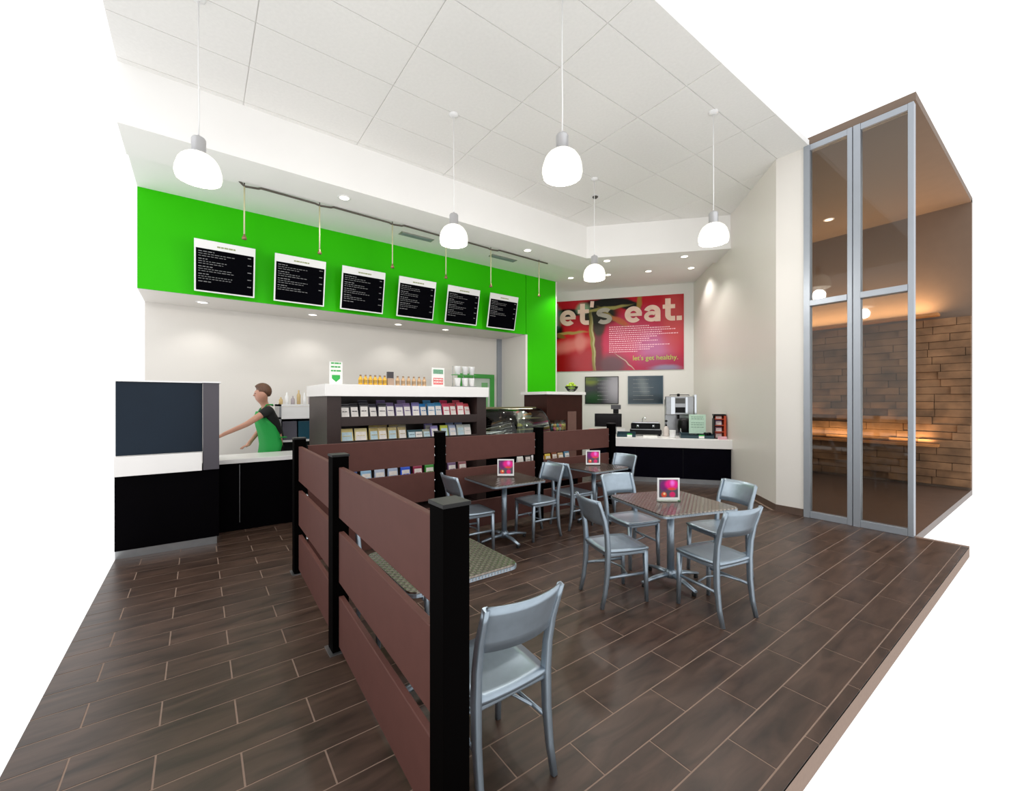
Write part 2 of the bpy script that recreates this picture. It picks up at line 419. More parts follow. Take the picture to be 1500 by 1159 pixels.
# ---------------------------------------------------------------- lights
def downlight(x, y, z, label, power, group):
    t = thing('downlight', label, 'ceiling light', (x, y, z), 0, group)
    MB().lathe([(.065,-.001),(.068,-.008),(.088,-.008),(.094,0)], 24, cap=False).obj('trim_ring', WHITEP, t)
    MB().lathe([(.0001,-.003),(.066,-.003)], 24, cap=False).obj('lens', LENS, t)
    ld = bpy.data.lights.new('lamp', 'SPOT'); ld.energy = power; ld.spot_size = R(120); ld.spot_blend = .6; ld.shadow_soft_size = .06; ld.color = (1, .97, .93)
    lo = bpy.data.objects.new('lamp', ld); C.objects.link(lo); lo.parent = t; lo.location = (0,0,-.03)
    return t
places = [(.05,8.5,HS,'downlight in the white soffit above the left counter screen'),
 (1.7,8.5,HS,'downlight in the white soffit between second and third menu boards'),
 (3.35,8.5,HS,'downlight in the white soffit under the fourth menu board'),
 (4.45,8.5,HS,'downlight in the white soffit under the fifth menu board')]
for x,y,z,l in places: downlight(x,y,z,l,SPOT_W*.2,'downlights in the soffit')
for x,y,l in ((1.71,6.42,'round downlight in the low ceiling near the track, left of the pendants'),
              (5.21,6.5,'round downlight in the low ceiling near the right end of the track')):
    downlight(x,y,H1-.07,l,SPOT_W,'downlights beside the track')
for x,y,l in ((6.95,5.98,'downlight on the outer row just left of centre above the far pendant'),
              (8.02,4.85,'downlight on the outer row nearest the cream right wall')):
    downlight(x,y,H1-.07,l,SPOT_W,'downlights on the outer row before the poster')
for x,y,l in ((7.38,7.5,'downlight of the inner row nearest the green wall'),(7.92,6.78,'downlight of the inner row beside the far pendant shade'),
              (8.46,6.03,'downlight of the inner row above the middle of the poster'),(9.04,5.30,'downlight of the inner row closest to the right wall corner')):
    downlight(x,y,H1,l,SPOT_W*.8,'downlights on the inner row before the poster')
downlight(10.3,3.05,5.35,'bright round light on the corridor ceiling beyond the window glass',25,'corridor lights')

def shade_mat():
    m = bpy.data.materials.new('lit_prismatic_glass'); m.use_nodes = True; nt = m.node_tree; n = nt.nodes; b = n['Principled BSDF']
    b.inputs['Base Color'].default_value = rgb(250,248,240); b.inputs['Roughness'].default_value = .2
    tc = n.new('ShaderNodeTexCoord'); wv = n.new('ShaderNodeTexGradient'); wv.gradient_type = 'RADIAL'
    mu = n.new('ShaderNodeMath'); mu.operation = 'MULTIPLY'; mu.inputs[1].default_value = 2*PI*18
    si = n.new('ShaderNodeMath'); si.operation = 'SINE'
    mr = n.new('ShaderNodeMapRange'); mr.inputs['From Min'].default_value = -1; mr.inputs['To Min'].default_value = .5; mr.inputs['To Max'].default_value = .95
    L = nt.links.new; L(tc.outputs['Object'], wv.inputs[0]); L(wv.outputs['Fac'], mu.inputs[0]); L(mu.outputs[0], si.inputs[0]); L(si.outputs[0], mr.inputs['Value'])
    b.inputs['Emission Color'].default_value = rgb(255,250,236); L(mr.outputs[0], b.inputs['Emission Strength']); return m
SHADE = shade_mat()
def pendant():
    t = thing('pendant_lamp', '', 'pendant lamp', (0,0,3.65), 0, 'white glass pendant lamps')
    sh = MB()
    n = 36; prof = [(.168,0),(.178,.04),(.174,.09),(.158,.145),(.130,.19),(.092,.22),(.062,.23)]
    vs = []
    for r, z in prof:
        for k in range(n):
            rr = r*(1+.012*(-1)**k); vs.append((rr*math.cos(2*PI*k/n), rr*math.sin(2*PI*k/n), z))
    sh.add(vs, [(i*n+k, i*n+(k+1)%n, (i+1)*n+(k+1)%n, (i+1)*n+k) for i in range(len(prof)-1) for k in range(n)], True)
    sh.obj('lamp_shade', SHADE, t)
    MB().lathe([(.166,.012),(.150,.004),(.0001,-.004)], 24, cap=False).obj('diffuser', SHADE, t)
    MB().lathe([(.0001,.225),(.066,.225),(.062,.24),(.056,.245),(.056,.36),(.048,.375),(.02,.385),(.008,.40),(.0001,.40)], 20, cap=False).obj('socket_housing', mat('satin_nickel',(196,196,198),.3,metal=.6,var=.02), t)
    MB().tube([(0,0,.39),(.004,0,.6),(-.002,0,1.0),(0,0,H2-3.65-.01)], .0055, 6).obj('cord', WHITEP, t)
    MB().lathe([(.0001,-.03),(.03,-.03),(.055,-.012),(.06,0)], 20, (0,0,H2-3.65), cap=False).obj('canopy', WHITEP, t)
    ld = bpy.data.lights.new('bulb', 'POINT'); ld.energy = PEND_W; ld.shadow_soft_size = .1; ld.color = (1, .96, .9)
    lo = bpy.data.objects.new('bulb', ld); C.objects.link(lo); lo.parent = t; lo.location = (0,0,-.13)
    return t
pd = pendant()
for i, (x, y, l) in enumerate(((2.6,4.74,'white ribbed glass pendant hanging before the track and green wall'),
    (5.2,2.75,'white glass pendant on a long white cord near the cream right wall'),
    (5.2,4.74,'white glass pendant hanging farthest away, above and before the poster'),
    (2.6,2.75,'white glass pendant cut by the top edge at centre'),
    (0.0,4.74,'white glass pendant cut by the top edge at left'))):
    t = pd if i == 0 else copy_tree(pd); t.location = (x, y, 3.65); t['label'] = l
t = thing('ceiling_sensor', 'small dark round sensor on the raised panel ceiling', 'sensor', (5.66,5.14,H2))
MB().lathe([(.0001,-.03),(.035,-.028),(.05,-.012),(.05,0)], 18, cap=False).obj('sensor_body', mat('dark_grey_plastic',(70,66,62),.5), t)
MB().lathe([(.05,-.004),(.085,-.003),(.09,0)], 18, cap=False).obj('sensor_collar', WHITEP, t)
for i, (x, l) in enumerate(((3.24,'grey slotted air vent in the ceiling behind the middle of the track'),(5.2,'grey slotted air vent in the ceiling near the right end of the track'))):
    t = thing('ceiling_vent', l, 'vent', (x,7.32,H1), 0, 'ceiling vents above the menu boards')
    bx(-.32,.32,-.08,.08,-.012,0).obj('vent_frame', mat('grey_green_vent',(150,156,142),.6), t)
    for k in range(4): bx(-.29,.29,-.06+.033*k,-.045+.033*k,-.022,-.012).obj('slat', MULL, t)

# cable track with hanging rods
t = thing('cable_track', 'dark bent cable track running under the ceiling above the menu boards', 'track', (0,0,0))
rx = [.50,1.456,2.58,3.57,4.54,5.76]
pts = []
for i, x in enumerate(rx[:-1]):
    pts += [(x-.06,6.80,4.60),(x,6.80,4.585),(x+.16,6.80,4.60),(x+.2,6.80,4.615)]
pts += [(5.76,6.80,4.60),(6.0,6.80,4.60)]
pts[0] = (.43, 6.80, 4.65)
MB().tube(pts, .014, 8).obj('track_rail', TRACK, t)
for x in rx: MB().tube([(x,6.80,4.60),(x,6.80,4.632)], .008, 6).obj('track_standoff', TRACK, t)
words = ['first','second','third','fourth','fifth','sixth']
for i, x in enumerate(rx):
    t = thing('hanging_rod', 'thin pale rod hanging from the track, %s from the left' % words[i], 'rod', (x, 6.80, 3.86), 0, 'rods hanging from the track')
    MB().tube([(0,0,.03),(0,0,.73)], .010, 6).obj('rod_tube', ROD, t)
    MB().lathe([(.0001,0),(.028,.0),(.03,.02),(.016,.05),(.01,.07)], 12, cap=False).obj('rod_end', mat('copper_end',(150,120,90),.3,metal=.6), t)

# ---------------------------------------------------------------- menu boards
def dashes(mb, x0, x1, z, h, y, rnd, gap=.012):
    x = x0
    while x < x1-.01:
        w = rnd.uniform(.02, .055); mb.box(x, min(x+w, x1), y-.0012, y, z, z+h); x += w+gap
rows_b = [ (6,.52),(5,.55),(6,.48),(7,.5),(6,.46),(4,.42) ]
for i in range(6):
    xl = -.055 + 1.031*i; rnd = random.Random(20+i)
    t = thing('menu_board', 'black menu board with white header on the green wall, %s from the left' % words[i], 'menu board', (xl, 7.80, 3.285), 0, 'menu boards on the green wall')
    t.rotation_euler = (R(12), 0, 0)
    W, H = .765, .75
    bx(0, W, 0, .022, 0, H).obj('backing_panel', WHITEP, t, .003)
    sp = bx(.022, W-.022, -.004, 0, .022, H-.125).obj('menu_panel', MENUB, t)
    mb = MB(); z = H-.17
    nl = [13,12,13,13,13,10][i]
    for k in range(nl):
        hd = k % 3 == 0
        dashes(mb, .05, .05+(rnd.uniform(.12,.2) if hd else rnd.uniform(.3,.46)), z, .011 if hd else .008, -.004, rnd)
        if hd: dashes(mb, W-.10, W-.05, z, .011, -.004, rnd, .006)
        z -= .032+(.012 if k % 3 == 2 else 0)
    mb.obj('menu_lines', PRINT, sp)
    mb = MB(); dashes(mb, W*.36, W*.66, H-.085, .022, 0, rnd, .006); mb.obj('header_lettering', OLIVE, t)
    for s in (.2, .56):
        bx(s, s+.03, .022, .30, H-.12, H-.09).obj('wall_bracket', STEEL, t)
        bx(s, s+.03, .022, .185, .08, .11).obj('wall_bracket', STEEL, t)

# ---------------------------------------------------------------- poster and chalkboards on the poster wall
def on_poster(tc, z, off=.0):
    q = K + P*tc + N*off; return (q.x, q.y, z)
RZ = math.atan2(-P.y, -P.x)           # local +x runs to the viewer's right along the wall
PW, PH = 3.44, 1.95
poster_m = print_mat('tomato_poster_print', (206, 22, 40), [
 (.55, .45, 1.05, .75, 0, .12, (214, 20, 28), 1),
 (.2, .1, .55, .5, 0, .3, (170, 6, 14), .9),
 (.95, .28, .38, .35, 0, .5, (196, 70, 78), .8),
 (.55, .72, .55, .16, 12, .6, (238, 130, 120), .9),
 (.78, .80, .14, .26, 0, .5, (244, 150, 140), .7),
 (2.5, .75, 1.15, .95, 0, .12, (214, 42, 78), 1),
 (2.15, .75, .7, .55, 0, .6, (226, 84, 120), .8),
 (2.75, .55, .42, .4, 20, .7, (214, 130, 180), .9),
 (3.2, 1.2, .3, .8, 0, .6, (226, 92, 90), .8),
 (2.9, .12, .7, .25, 0, .6, (176, 60, 96), .7),
 (3.0, .04, .35, .07, 0, .6, (150, 170, 200), .7),
 (1.6, .15, .42, .30, 0, .5, (110, 92, 98), .9),
 (1.25, .55, .14, .75, 0, .5, (120, 66, 76), .9),
 (1.3, 1.2, .17, .25, 0, .3, (60, 66, 54), .9),
 (.45, 1.62, .36, .12, 0, .25, (10, 8, 8), 1),
 (1.3, 1.55, .5, .34, 0, .3, (34, 34, 20), 1),
 (1.5, 1.85, .6, .12, 0, .3, (14, 12, 10), 1),
 (2.05, 1.75, .32, .14, -18, .25, (16, 12, 10), 1),
 (.12, 1.1, .2, .22, 0, .3, (26, 16, 10), 1),
 (.10, 1.5, .16, .3, 0, .4, (110, 150, 120), .8),
 (.85, 1.72, .18, .14, 0, .4, (150, 190, 150), .9),
 (1.45, 1.68, .62, .045, 6, .35, (176, 166, 96), 1),
 (1.62, 1.45, .42, .05, -38, .4, (150, 134, 66), 1),
 (1.85, 1.32, .25, .07, -30, .4, (222, 110, 70), .9),
 (1.12, .75, .06, .78, 4, .35, (168, 154, 84), 1),
 (1.15, .75, .02, .7, 4, .5, (212, 206, 150), .9),
 (.5, 1.06, .45, .035, 2, .4, (190, 160, 84), 1),
 (.2, 1.0, .18, .06, -20, .4, (130, 104, 40), 1),
 (2.33, 1.75, .06, .28, -8, .4, (176, 140, 60), .9),
 (2.0, .22, .34, .014, -42, .5, (222, 200, 180), .9),
], rough=.3, spec=.2, ink=.88)
po = thing('wall_poster', 'large red tomato poster reading let\'s eat. high on the end wall', 'poster', on_poster(.237+PW, 2.48, .0), RZ)
bx(0, PW, -.02, 0, 0, PH).obj('printed_panel', poster_m, po)
def text_mesh(s, w, h=None, bold=0.0, spacing=1.0):
    cu = bpy.data.curves.new('txt', 'FONT'); cu.body = s; cu.size = 1; cu.offset = bold; cu.space_character = spacing; cu.resolution_u = 3
    o = bpy.data.objects.new('txt', cu); C.objects.link(o)
    dg = bpy.context.evaluated_depsgraph_get(); me = bpy.data.meshes.new_from_object(o.evaluated_get(dg))
    bpy.data.objects.remove(o)
    xs = [v.co.x for v in me.vertices]; ys = [v.co.y for v in me.vertices]
    sx = w/(max(xs)-min(xs)); sy = sx if h is None else h/(max(ys)-min(ys)); mx, my = min(xs), min(ys)
    for v in me.vertices: v.co = ((v.co.x-mx)*sx, 0, (v.co.y-my)*sy)
    return me
def put_text(name, s, w, h, m, parent, loc, bold=0.0, spacing=1.0):
    me = text_mesh(s, w, h, bold, spacing); me.materials.clear(); me.materials.append(m)
    return link(name, me, parent, 0, loc)
CREAM = mat('cream_lettering', (240, 206, 188), .4, var=.1, scale=3)
GREYL = mat('grey_lettering', (172, 164, 150), .4, var=.1, scale=3)
def ribbon(mb, pts, w, yy):
    """flat stroke of width w along pts (x, z)"""
    n = len(pts); vs = []
    for i, p in enumerate(pts):
        a_, b_ = pts[max(i-1,0)], pts[min(i+1,n-1)]
        dx, dz = b_[0]-a_[0], b_[1]-a_[1]; l = math.hypot(dx, dz) or 1; nx, nz_ = -dz/l*w/2, dx/l*w/2
        vs += [(p[0]+nx, yy, p[1]+nz_), (p[0]-nx, yy, p[1]-nz_)]
    mb.add(vs, [(2*i, 2*i+1, 2*i+3, 2*i+2) for i in range(n-1)])
def arcp(cx, cz, rx_, rz_, a0, a1, n=18): return [(cx+rx_*math.cos(R(a0+(a1-a0)*k/n)), cz+rz_*math.sin(R(a0+(a1-a0)*k/n))) for k in range(n+1)]
XH = .40; SW = .115
def glyph(ch, x, z, m_):
    mb = MB(); y_ = -.0235; q = SW/2; yj = y_-.0006
    if ch == 'l': ribbon(mb, [(x+q,z),(x+q,z+.60)], SW, y_); adv = SW
    elif ch == 't':
        ribbon(mb, [(x+.11,z+.55)]+[(x+.11,z+.14)]+arcp(x+.19,z+.14,.08,.085,180,270,6)+[(x+.26,z+.055)], SW, y_); ribbon(mb, [(x,z+XH-.05),(x+.26,z+XH-.05)], .10, yj); adv = .26
    elif ch == 'e':
        ribbon(mb, arcp(x+.19,z+XH/2,.19-q,XH/2-q*.9,2,318,26), SW, y_); ribbon(mb, [(x+.04,z+XH/2-.005),(x+.375,z+XH/2-.005)], .075, yj); adv = .38
    elif ch == 'a':
        ribbon(mb, arcp(x+.17,z+XH-.16,.12,.115,165,0,12)+[(x+.29,z)], SW, y_); ribbon(mb, arcp(x+.16,z+.13,.115,.085,50,330,18), .095, yj); adv = .35
    elif ch == 's':
        ribbon(mb, arcp(x+.175,z+XH-.12,.125,.078,30,200,12)+arcp(x+.175,z+.125,.125,.08,60,-150,14), SW*.92, y_); adv = .35
    elif ch == "'": ribbon(mb, [(x+.05,z+.60),(x+.035,z+.44)], .085, y_); adv = .10
    else: ribbon(mb, [(x+.055,z),(x+.055,z+.11)], .11, y_); adv = .11
    mb.v = [(.03+(v[0]-.10)*1.17, v[1], 1.27+(v[2]-1.29)*1.06) for v in mb.v]
    mb.obj('headline_letter', m_, po); return adv
x_ = .10
for ch, m_ in (('l',GREYL),('e',CREAM),('t',CREAM),("'",CREAM),('s',GREYL),(' ',None),('e',CREAM),('a',CREAM),('t',CREAM),('.',CREAM)):
    if ch == ' ': x_ += .24; continue
    x_ += glyph(ch, x_, 1.29, m_)+(.045 if ch not in "t" else .03)
rnd = random.Random(5); mb = MB()
for k in range(13):
    z = 1.16-.056*k; x1 = [2.6,3.1,3.25,2.9,3.3,2.8,2.6,2.8,2.4,3.1,2.7,2.6,2.3][k]
    dashes(mb, 1.56, x1, z, .022, -.0215, rnd, .016)
mb.obj('paragraph_lines', mat('pink_white_print', (246, 196, 208), .5, var=.02), po)
put_text('tagline_lettering', "let's get healthy.", 1.12, .17, mat('lime_lettering', (176, 196, 84), .5, var=.02), po, (2.18, -.024, .22), .004)

cb_m = [print_mat('chalkboard_print', (26, 28, 34), [(.80,.42,.26,.42,10,.9,(180,176,184),.8),(.12,.62,.2,.12,0,.6,(110,124,10),.9),(.2,.15,.22,.16,0,.7,(10,66,16),.9),(.3,.66,.3,.05,0,.6,(40,70,40),.7)], .2, wob=.05),
        print_mat('slate_board_print', (30, 66, 86), [(.1,.4,.5,.5,0,.8,(96,108,116),.8),(.38,.45,.1,.25,15,.8,(150,160,164),.6),(.6,.1,.6,.12,0,.7,(16,40,50),.8)], .2, ink=.85, wob=.05)]
for i, (t1, l) in enumerate(((2.748,'dark chalkboard with green drawings on end wall beside the mahogany cabinet'),(1.615,'blue grey slate menu board on end wall left of the steel machine'))):
    t = thing('chalkboard', l, 'board', on_poster(t1, 1.595, 0), RZ, 'boards on the end wall')
    w = .862; h = .715
    bx(0, w, -.02, 0, 0, h).obj('board_face', cb_m[i], t)
    fm = [BLACK, mat('grey_board_frame',(92,110,120),.4)][i]
    for a in ((-.015,0,-.028,0,-.015,h+.015),(w,w+.015,-.028,0,-.015,h+.015),(0,w,-.028,0,-.015,0),(0,w,-.028,0,h,h+.015)): bx(*a).obj('board_frame', fm, t)
    mb = MB(); rnd = random.Random(i)
    for k in range(6): dashes(mb, .12+(.2 if i==0 else 0), .5+rnd.uniform(0,.15), h-.09-.105*k, .008, -.02, rnd)
    mb.obj('board_lines', mat('chalk', (150,152,150), .8), t)

# ---------------------------------------------------------------- partition of posts and boards
Cc = Vector((.78,4.50)); Bb = Vector((.75,2.95)); Aa = Vector((.715,1.335)); D_ = Vector((2.28,4.5)); E_ = Vector((3.80,4.5)); F_ = Vector((5.33,4.5))
pw = .052
def post(p, rz, label, far=False):
    t = thing('partition_post', label, 'post', (p.x, p.y, 0), rz, 'black partition posts')
    bx(-pw,pw,-pw,pw,.008,1.285).obj('post_shaft', BLACKP, t, .003)
    bx(-pw-.004,pw+.004,-pw-.004,pw+.004,1.285,1.30).obj('post_cap', mat('grey_black_cap',(30,30,30),.4,spec=.2), t, .002)
    bx(-pw-.02,pw+.02,-pw-.02,pw+.02,0,.008).obj('base_plate', STEEL, t)
    return t
post(Aa, R(1), 'thick black post at the near end of the brown partition')
post(Bb, R(1), 'black post between the two near runs of brown boards')
post(Cc, 0, 'black corner post at the far left of the brown partition')
post(D_, 0, 'black post of the far run, behind the left chair')
post(E_, 0, 'black post of the far run, before the glass display case')
post(F_, 0, 'black end post of the far run, beside the white counter')
def run(p, q, name, rng=((.89,1.22),(.47,.80),(.05,.38))):
    d = (q-p); L = d.length; ang = math.atan2(d.y, d.x)
    for (z0, z1), lv in zip(rng, ('top','middle','bottom')):
        t = thing('partition_board', 'brown %s board of the %s' % (lv, name), 'board', (p.x,p.y,0), ang, 'brown partition boards')
        bx(pw+.022, L-pw-.022, -.016, .016, z0, z1).obj('plank', BOARD, t, .004)
        for x0, x1 in ((pw, pw+.03), (L-pw-.03, L-pw)):
            for z in (z0+.10, z1-.10):
                M = Matrix.Translation(((x0+x1)/2, 0, z)) @ Matrix.Rotation(R(90), 4, 'Y')
                MB().lathe([(.006,-.018),(.016,-.014),(.016,.014),(.006,.018)], 10, M=M).obj('standoff_bolt', CHROME, t)
                bx(x0, x1+.0 if x0 < 1 else x1, .017, .024, z-.012, z+.012).obj('fixing_clip', BLACK, t)
run(Bb, Aa, 'nearest partition run, in the foreground')
run(Cc, Bb, 'left partition run, between corner and second post')
FR = ((.918,1.22),(.50,.83),(.08,.41))
run(Cc, D_, 'far partition run before the snack display', FR)
run(D_, E_, 'far partition run behind the middle table', FR)
run(E_, F_, 'far partition run behind the small far table', FR)

# ---------------------------------------------------------------- counters at left
t = thing('service_counter', 'black counter with tall slate blue screen and white ledge, far left', 'counter', (0,0,0))
bx(X0, .19, 5.95, 6.60, .09, .87).obj('counter_body', BODY, t, .003)
bx(X0, .03, 5.90, 6.62, .87, 1.075).obj('white_ledge', SLAB, t, .004)
bx(X0, .035, 6.02, 6.06, 1.075, 1.86).obj('screen_panel', SCREENM, t, .003)
bx(.04, .19, 5.92, 6.60, .87, 1.86).obj('end_pillar', GREYP, t, .003)
bx(X0, .035, 6.0, 6.10, 1.86, 1.875).obj('screen_cap', WHITEP, t)
bx(.03, .205, 5.91, 6.61, 1.86, 1.875).obj('pillar_cap', WHITEP, t)
bx(X0, .17, 5.985, 6.55, 0, .09).obj('toe_kick', STEEL, t)
t = thing('low_counter', 'low black counter with thin white top in front of the worker', 'counter', (0,0,0))
bx(.20, 1.27, 6.42, 7.0, 0.0, .86).obj('counter_body', BODY, t, .003)
bx(.20, 1.275, 6.39, 7.02, .86, .915).obj('counter_top', SLAB, t, .004)
bx(.42,.424,6.415,6.42,.1,.84).obj('panel_joint', STEEL, t)
# back shelf unit left of the display
t = thing('back_shelf', 'white back shelf holding dark teal bins beside the display unit', 'shelf', (0,0,0))
for z in (.55, .98, 1.36, 1.57): bx(1.05, 2.1, 7.75, 8.25, z, z+.03).obj('shelf_board', WHITEP, t)
for x in (1.05, 2.07): bx(x, x+.03, 7.75, 8.25, 0, 1.6).obj('side_frame', STEEL, t)
bx(1.08, 2.07, 7.76, 7.79, 1.39, 1.56).obj('front_panel', WHITEP, t)
bx(1.08, 2.07, 8.2, 8.24, 0, 1.36).obj('back_panel', mat('dark_back',(40,46,50),.5), t)
for i, x in enumerate((1.10, 1.34, 1.6)):
    o = bx(x, x+.22, 7.80, 8.15, 1.01, 1.32).obj('storage_bin', [mat('grey_bin',(86,84,96),.5),mat('teal_bin',(26,74,92),.4),mat('teal_bin',(26,74,92),.4)][i], None, .01)
    tag(o, ['grey storage bin on the back shelf, nearest the worker','teal storage bin in the middle of the back shelf','teal storage bin on the back shelf against the display unit'][i], 'bin', 'bins on the back shelf')
rnd = random.Random(9)
for i in range(7):
    x = 1.1+.09*i; h = [.12,.2,.14,.24,.2,.3,.28][i]; r = .03
    o = MB().lathe([(r,0),(r,h*.65),(r*.4,h*.8),(r*.4,h)], 12).obj('bottle', [mat('amber_bottle',(196,170,120),.3),WHITEP,mat('grey_bottle',(170,160,164),.3)][i%3], None, 0, (x, 7.95, 1.6))
    tag(o, '%s bottle in the row on top of the back shelf, %s from the worker' % (['amber','white','grey'][i%3], ['first','second','third','fourth','fifth','sixth','seventh'][i]), 'bottle', 'bottles on the back shelf')

# ---------------------------------------------------------------- display unit
UX0, UX1, UY0, UY1 = 1.285, 3.65, 5.6, 6.65
t = thing('display_unit', 'dark wood snack display unit with thick white top slab', 'display shelf', (0,0,0))
bx(UX0-.03, UX1+.03, UY0-.03, UY1+.03, 1.715, 1.868).obj('top_slab', SLAB, t, .004)
bx(UX0, UX0+.17, UY0, UY1, 0, 1.715).obj('side_panel', DARKW, t, .003)
bx(UX1-.17, UX1, UY0, UY1, 0, 1.715).obj('side_panel', DARKW, t, .003)
bx(UX0+.17, UX1-.17, UY0+.5, UY1, 0, 1.715).obj('back_panel', DARKW, t)
bx(UX0+.17, UX1-.17, UY0+.02, UY0+.5, 0, .10).obj('plinth', DARKW, t)
for z in (1.40, 1.09, .50):
    bx(UX0+.17, UX1-.17, UY0+.06, UY0+.5, z, z+.03).obj('shelf_board', DARKW, t)
    bx(UX0+.17, UX1-.17, UY0+.0, UY0+.03, z-.07, z+.05).obj('shelf_lip', DARKW, t, .003)
ords = ['first','second','third','fourth','fifth','sixth','seventh','eighth','ninth','tenth','eleventh','twelfth','thirteenth','fourteenth','fifteenth','sixteenth','seventeenth','eighteenth','nineteenth','twentieth']
def pouch(x, y, z, w, h, col, lab, label, group, lean=12, rz=0, d=.05, labcol=(232,226,220)):
    t = thing('snack_pouch', label, 'packet', (x, y, z), R(rz), group)
    m = mat('pouch_%d_%d_%d' % col, col, .35, var=.06, scale=30)
    vs = []; rows = [(0,.5,1),(.06,.5,1),(.45,.42,.98),(.85,.18,.98),(.93,.04,1),(1,.03,1)]
    for f, dd, ww in rows:
        for sx, sy in ((-1,-1),(1,-1),(1,1),(-1,1)): vs.append((sx*w/2*ww, sy*d/2*dd*2, f*h))
    fs = [(0,3,2,1), (20,21,22,23)] + [(4*i+k, 4*i+(k+1)%4, 4*i+4+(k+1)%4, 4*i+4+k) for i in range(5) for k in range(4)]
    o = MB().add(vs, fs).obj('pouch_body', m, t, 0, None, (R(-lean),0,0))
    lb = MB().add([(-w*.42,-d/2-.004,h*.05),(w*.42,-d/2-.004,h*.05),(w*.40,-d/2*.68-.004,h*.72),(-w*.40,-d/2*.68-.004,h*.72)], [(0,1,2,3)])
    lb.box(-w*.38, w*.38, -d/2-.0035, -d/2-.001, h*.08, h*.3)
    lb.obj('label_panel', mat('lab_%d_%d_%d' % labcol, labcol, .5, var=.1, scale=25), o)
    mbp = MB(); dashes(mbp, -w*.3, w*.3, h*.4, h*.05, -d/2-.006, random.Random(int(x*1000)), .006); mbp.obj('print_band', m, o)
    return t
cl = [((22,20,26),'black'),((22,20,26),'black'),((24,22,30),'black'),((40,38,52),'charcoal'),((26,24,34),'black'),((92,76,116),'mauve'),((98,84,122),'mauve'),((120,98,140),'purple'),((104,96,150),'purple'),((20,110,170),'blue'),((48,120,166),'blue'),((30,120,160),'teal blue'),((190,40,80),'crimson'),((176,60,72),'red'),((196,70,88),'rose red'),((190,72,78),'red')]
for i, (c_, nm) in enumerate(cl):
    x = 1.53 + i*.1225
    pouch(x, 5.71+.02*(i%2), 1.432, .115, .185+.018*((i*7)%3)/2, c_, None, '%s snack pouch on the upper shelf, %s from the left' % (nm, ords[i]), 'snack pouches on the upper display shelf', 10, [0,8,-6,12,-10,4][i%6])
for i, (c_, nm) in enumerate(((cl[3][0],'charcoal'),(cl[5][0],'mauve'),(cl[7][0],'purple'),(cl[10][0],'blue'),(cl[12][0],'crimson'),(cl[14][0],'rose red'))):
    pouch([1.80,2.05,2.35,2.75,3.03,3.25][i], 5.84, 1.432, .125, .235, c_, None, '%s snack pouch standing in the upper shelf back row, %s from left' % (nm, ords[i]), 'back row pouches on the upper display shelf', 6)
c2 = [((226,206,130),'pale yellow'),((224,210,150),'pale yellow'),((196,176,110),'tan'),((214,190,130),'tan'),((200,180,120),'tan'),((190,170,120),'tan'),((40,84,96),'teal'),((36,76,84),'teal'),((150,150,130),'grey'),((150,140,196),'lilac'),((206,216,70),'lime'),((176,190,220),'pale blue'),((200,206,196),'grey white'),((190,196,190),'grey white')]
xs2 = [1.55,1.73,1.90,2.02,2.16,2.30,2.44,2.55,2.67,2.80,2.96,3.10,3.24,3.36]
for i, (c_, nm) in enumerate(c2):
    pouch(xs2[i], 5.70, 1.122, .16 if i < 2 else .12, .17 if i not in (6,7,8) else .12, c_, None, '%s packet on the second shelf, %s from the left' % (nm, ords[i]), 'packets on the second display shelf', 8, [3,-4,6][i%3], labcol=(236,230,224) if i % 2 else (190,214,222))
for i, (c_, nm) in enumerate((((222,196,120),'yellow'),((214,184,120),'straw'),((206,184,130),'tan'),((196,184,150),'beige'),((150,140,200),'lilac'),((150,170,210),'pale blue'),((160,176,214),'pale blue'))):
    pouch([1.95,2.08,2.24,2.36,2.78,3.14,3.30][i], 5.86, 1.122, .13, .23, c_, None, '%s packet in the second shelf back row, %s from the left' % (nm, ords[i]), 'back row packets on the second display shelf', 5)
c3 = [((24,60,130),'navy'),((150,190,220),'sky blue'),((190,200,220),'silver blue'),((176,190,216),'silver blue'),((40,90,220),'bright blue'),((150,30,70),'maroon'),((60,150,50),'green'),((232,150,20),'orange'),((120,90,130),'mauve'),((150,90,96),'dusty red')]
for i, (c_, nm) in enumerate(c3):
    pouch(1.62+.185*i, 5.72, .532, .14, .20, c_, None, '%s packet on the lowest shelf seen through the partition, %s from left' % (nm, ords[i]), 'packets on the lowest display shelf', 4)

# things on the white slab
ZS = 1.868
def bottle(x, y, col, nm, i, h=.135):
    t = thing('juice_bottle', '%s bottle on the white display slab, %s from the left' % (nm, ords[i]), 'bottle', (x,y,ZS), 0, 'bottles on the display slab')
    MB().lathe([(.026,0),(.028,.008),(.028,h*.62),(.014,h*.78),(.012,h*.9)], 12).obj('bottle_body', mat('juice_%s'%nm, col, .2, var=.04), t)
    MB().lathe([(.0135,h*.86),(.0135,h)], 12).obj('cap', mat('cap_brown',(150,120,90),.4), t)
    MB().lathe([(.0286,h*.18),(.0286,h*.5)], 12, cap=False).obj('label_wrap', mat('wrap_%s'%nm, tuple(int(v*.8) for v in col), .5), t)
bxs = [1.72,1.785,1.85,1.915,1.98,2.045] ; k = 0
for x in bxs: bottle(x, 5.68, (226,176,52), 'yellow', k); k += 1
for x in (2.23,2.31,2.39,2.47,2.55,2.63): bottle(x, 5.68, (206,170,130), 'tan', k); k += 1
t = thing('small_carton', 'small black topped carton between the yellow and tan bottles', 'box', (2.13,5.70,ZS))
bx(-.045,.045,-.03,.03,0,.10).obj('carton_body', mat('tan_carton',(176,150,130),.5), t)
bx(-.04,.04,-.028,.028,.10,.19).obj('carton_top', mat('charcoal_print',(60,56,60),.5), t)
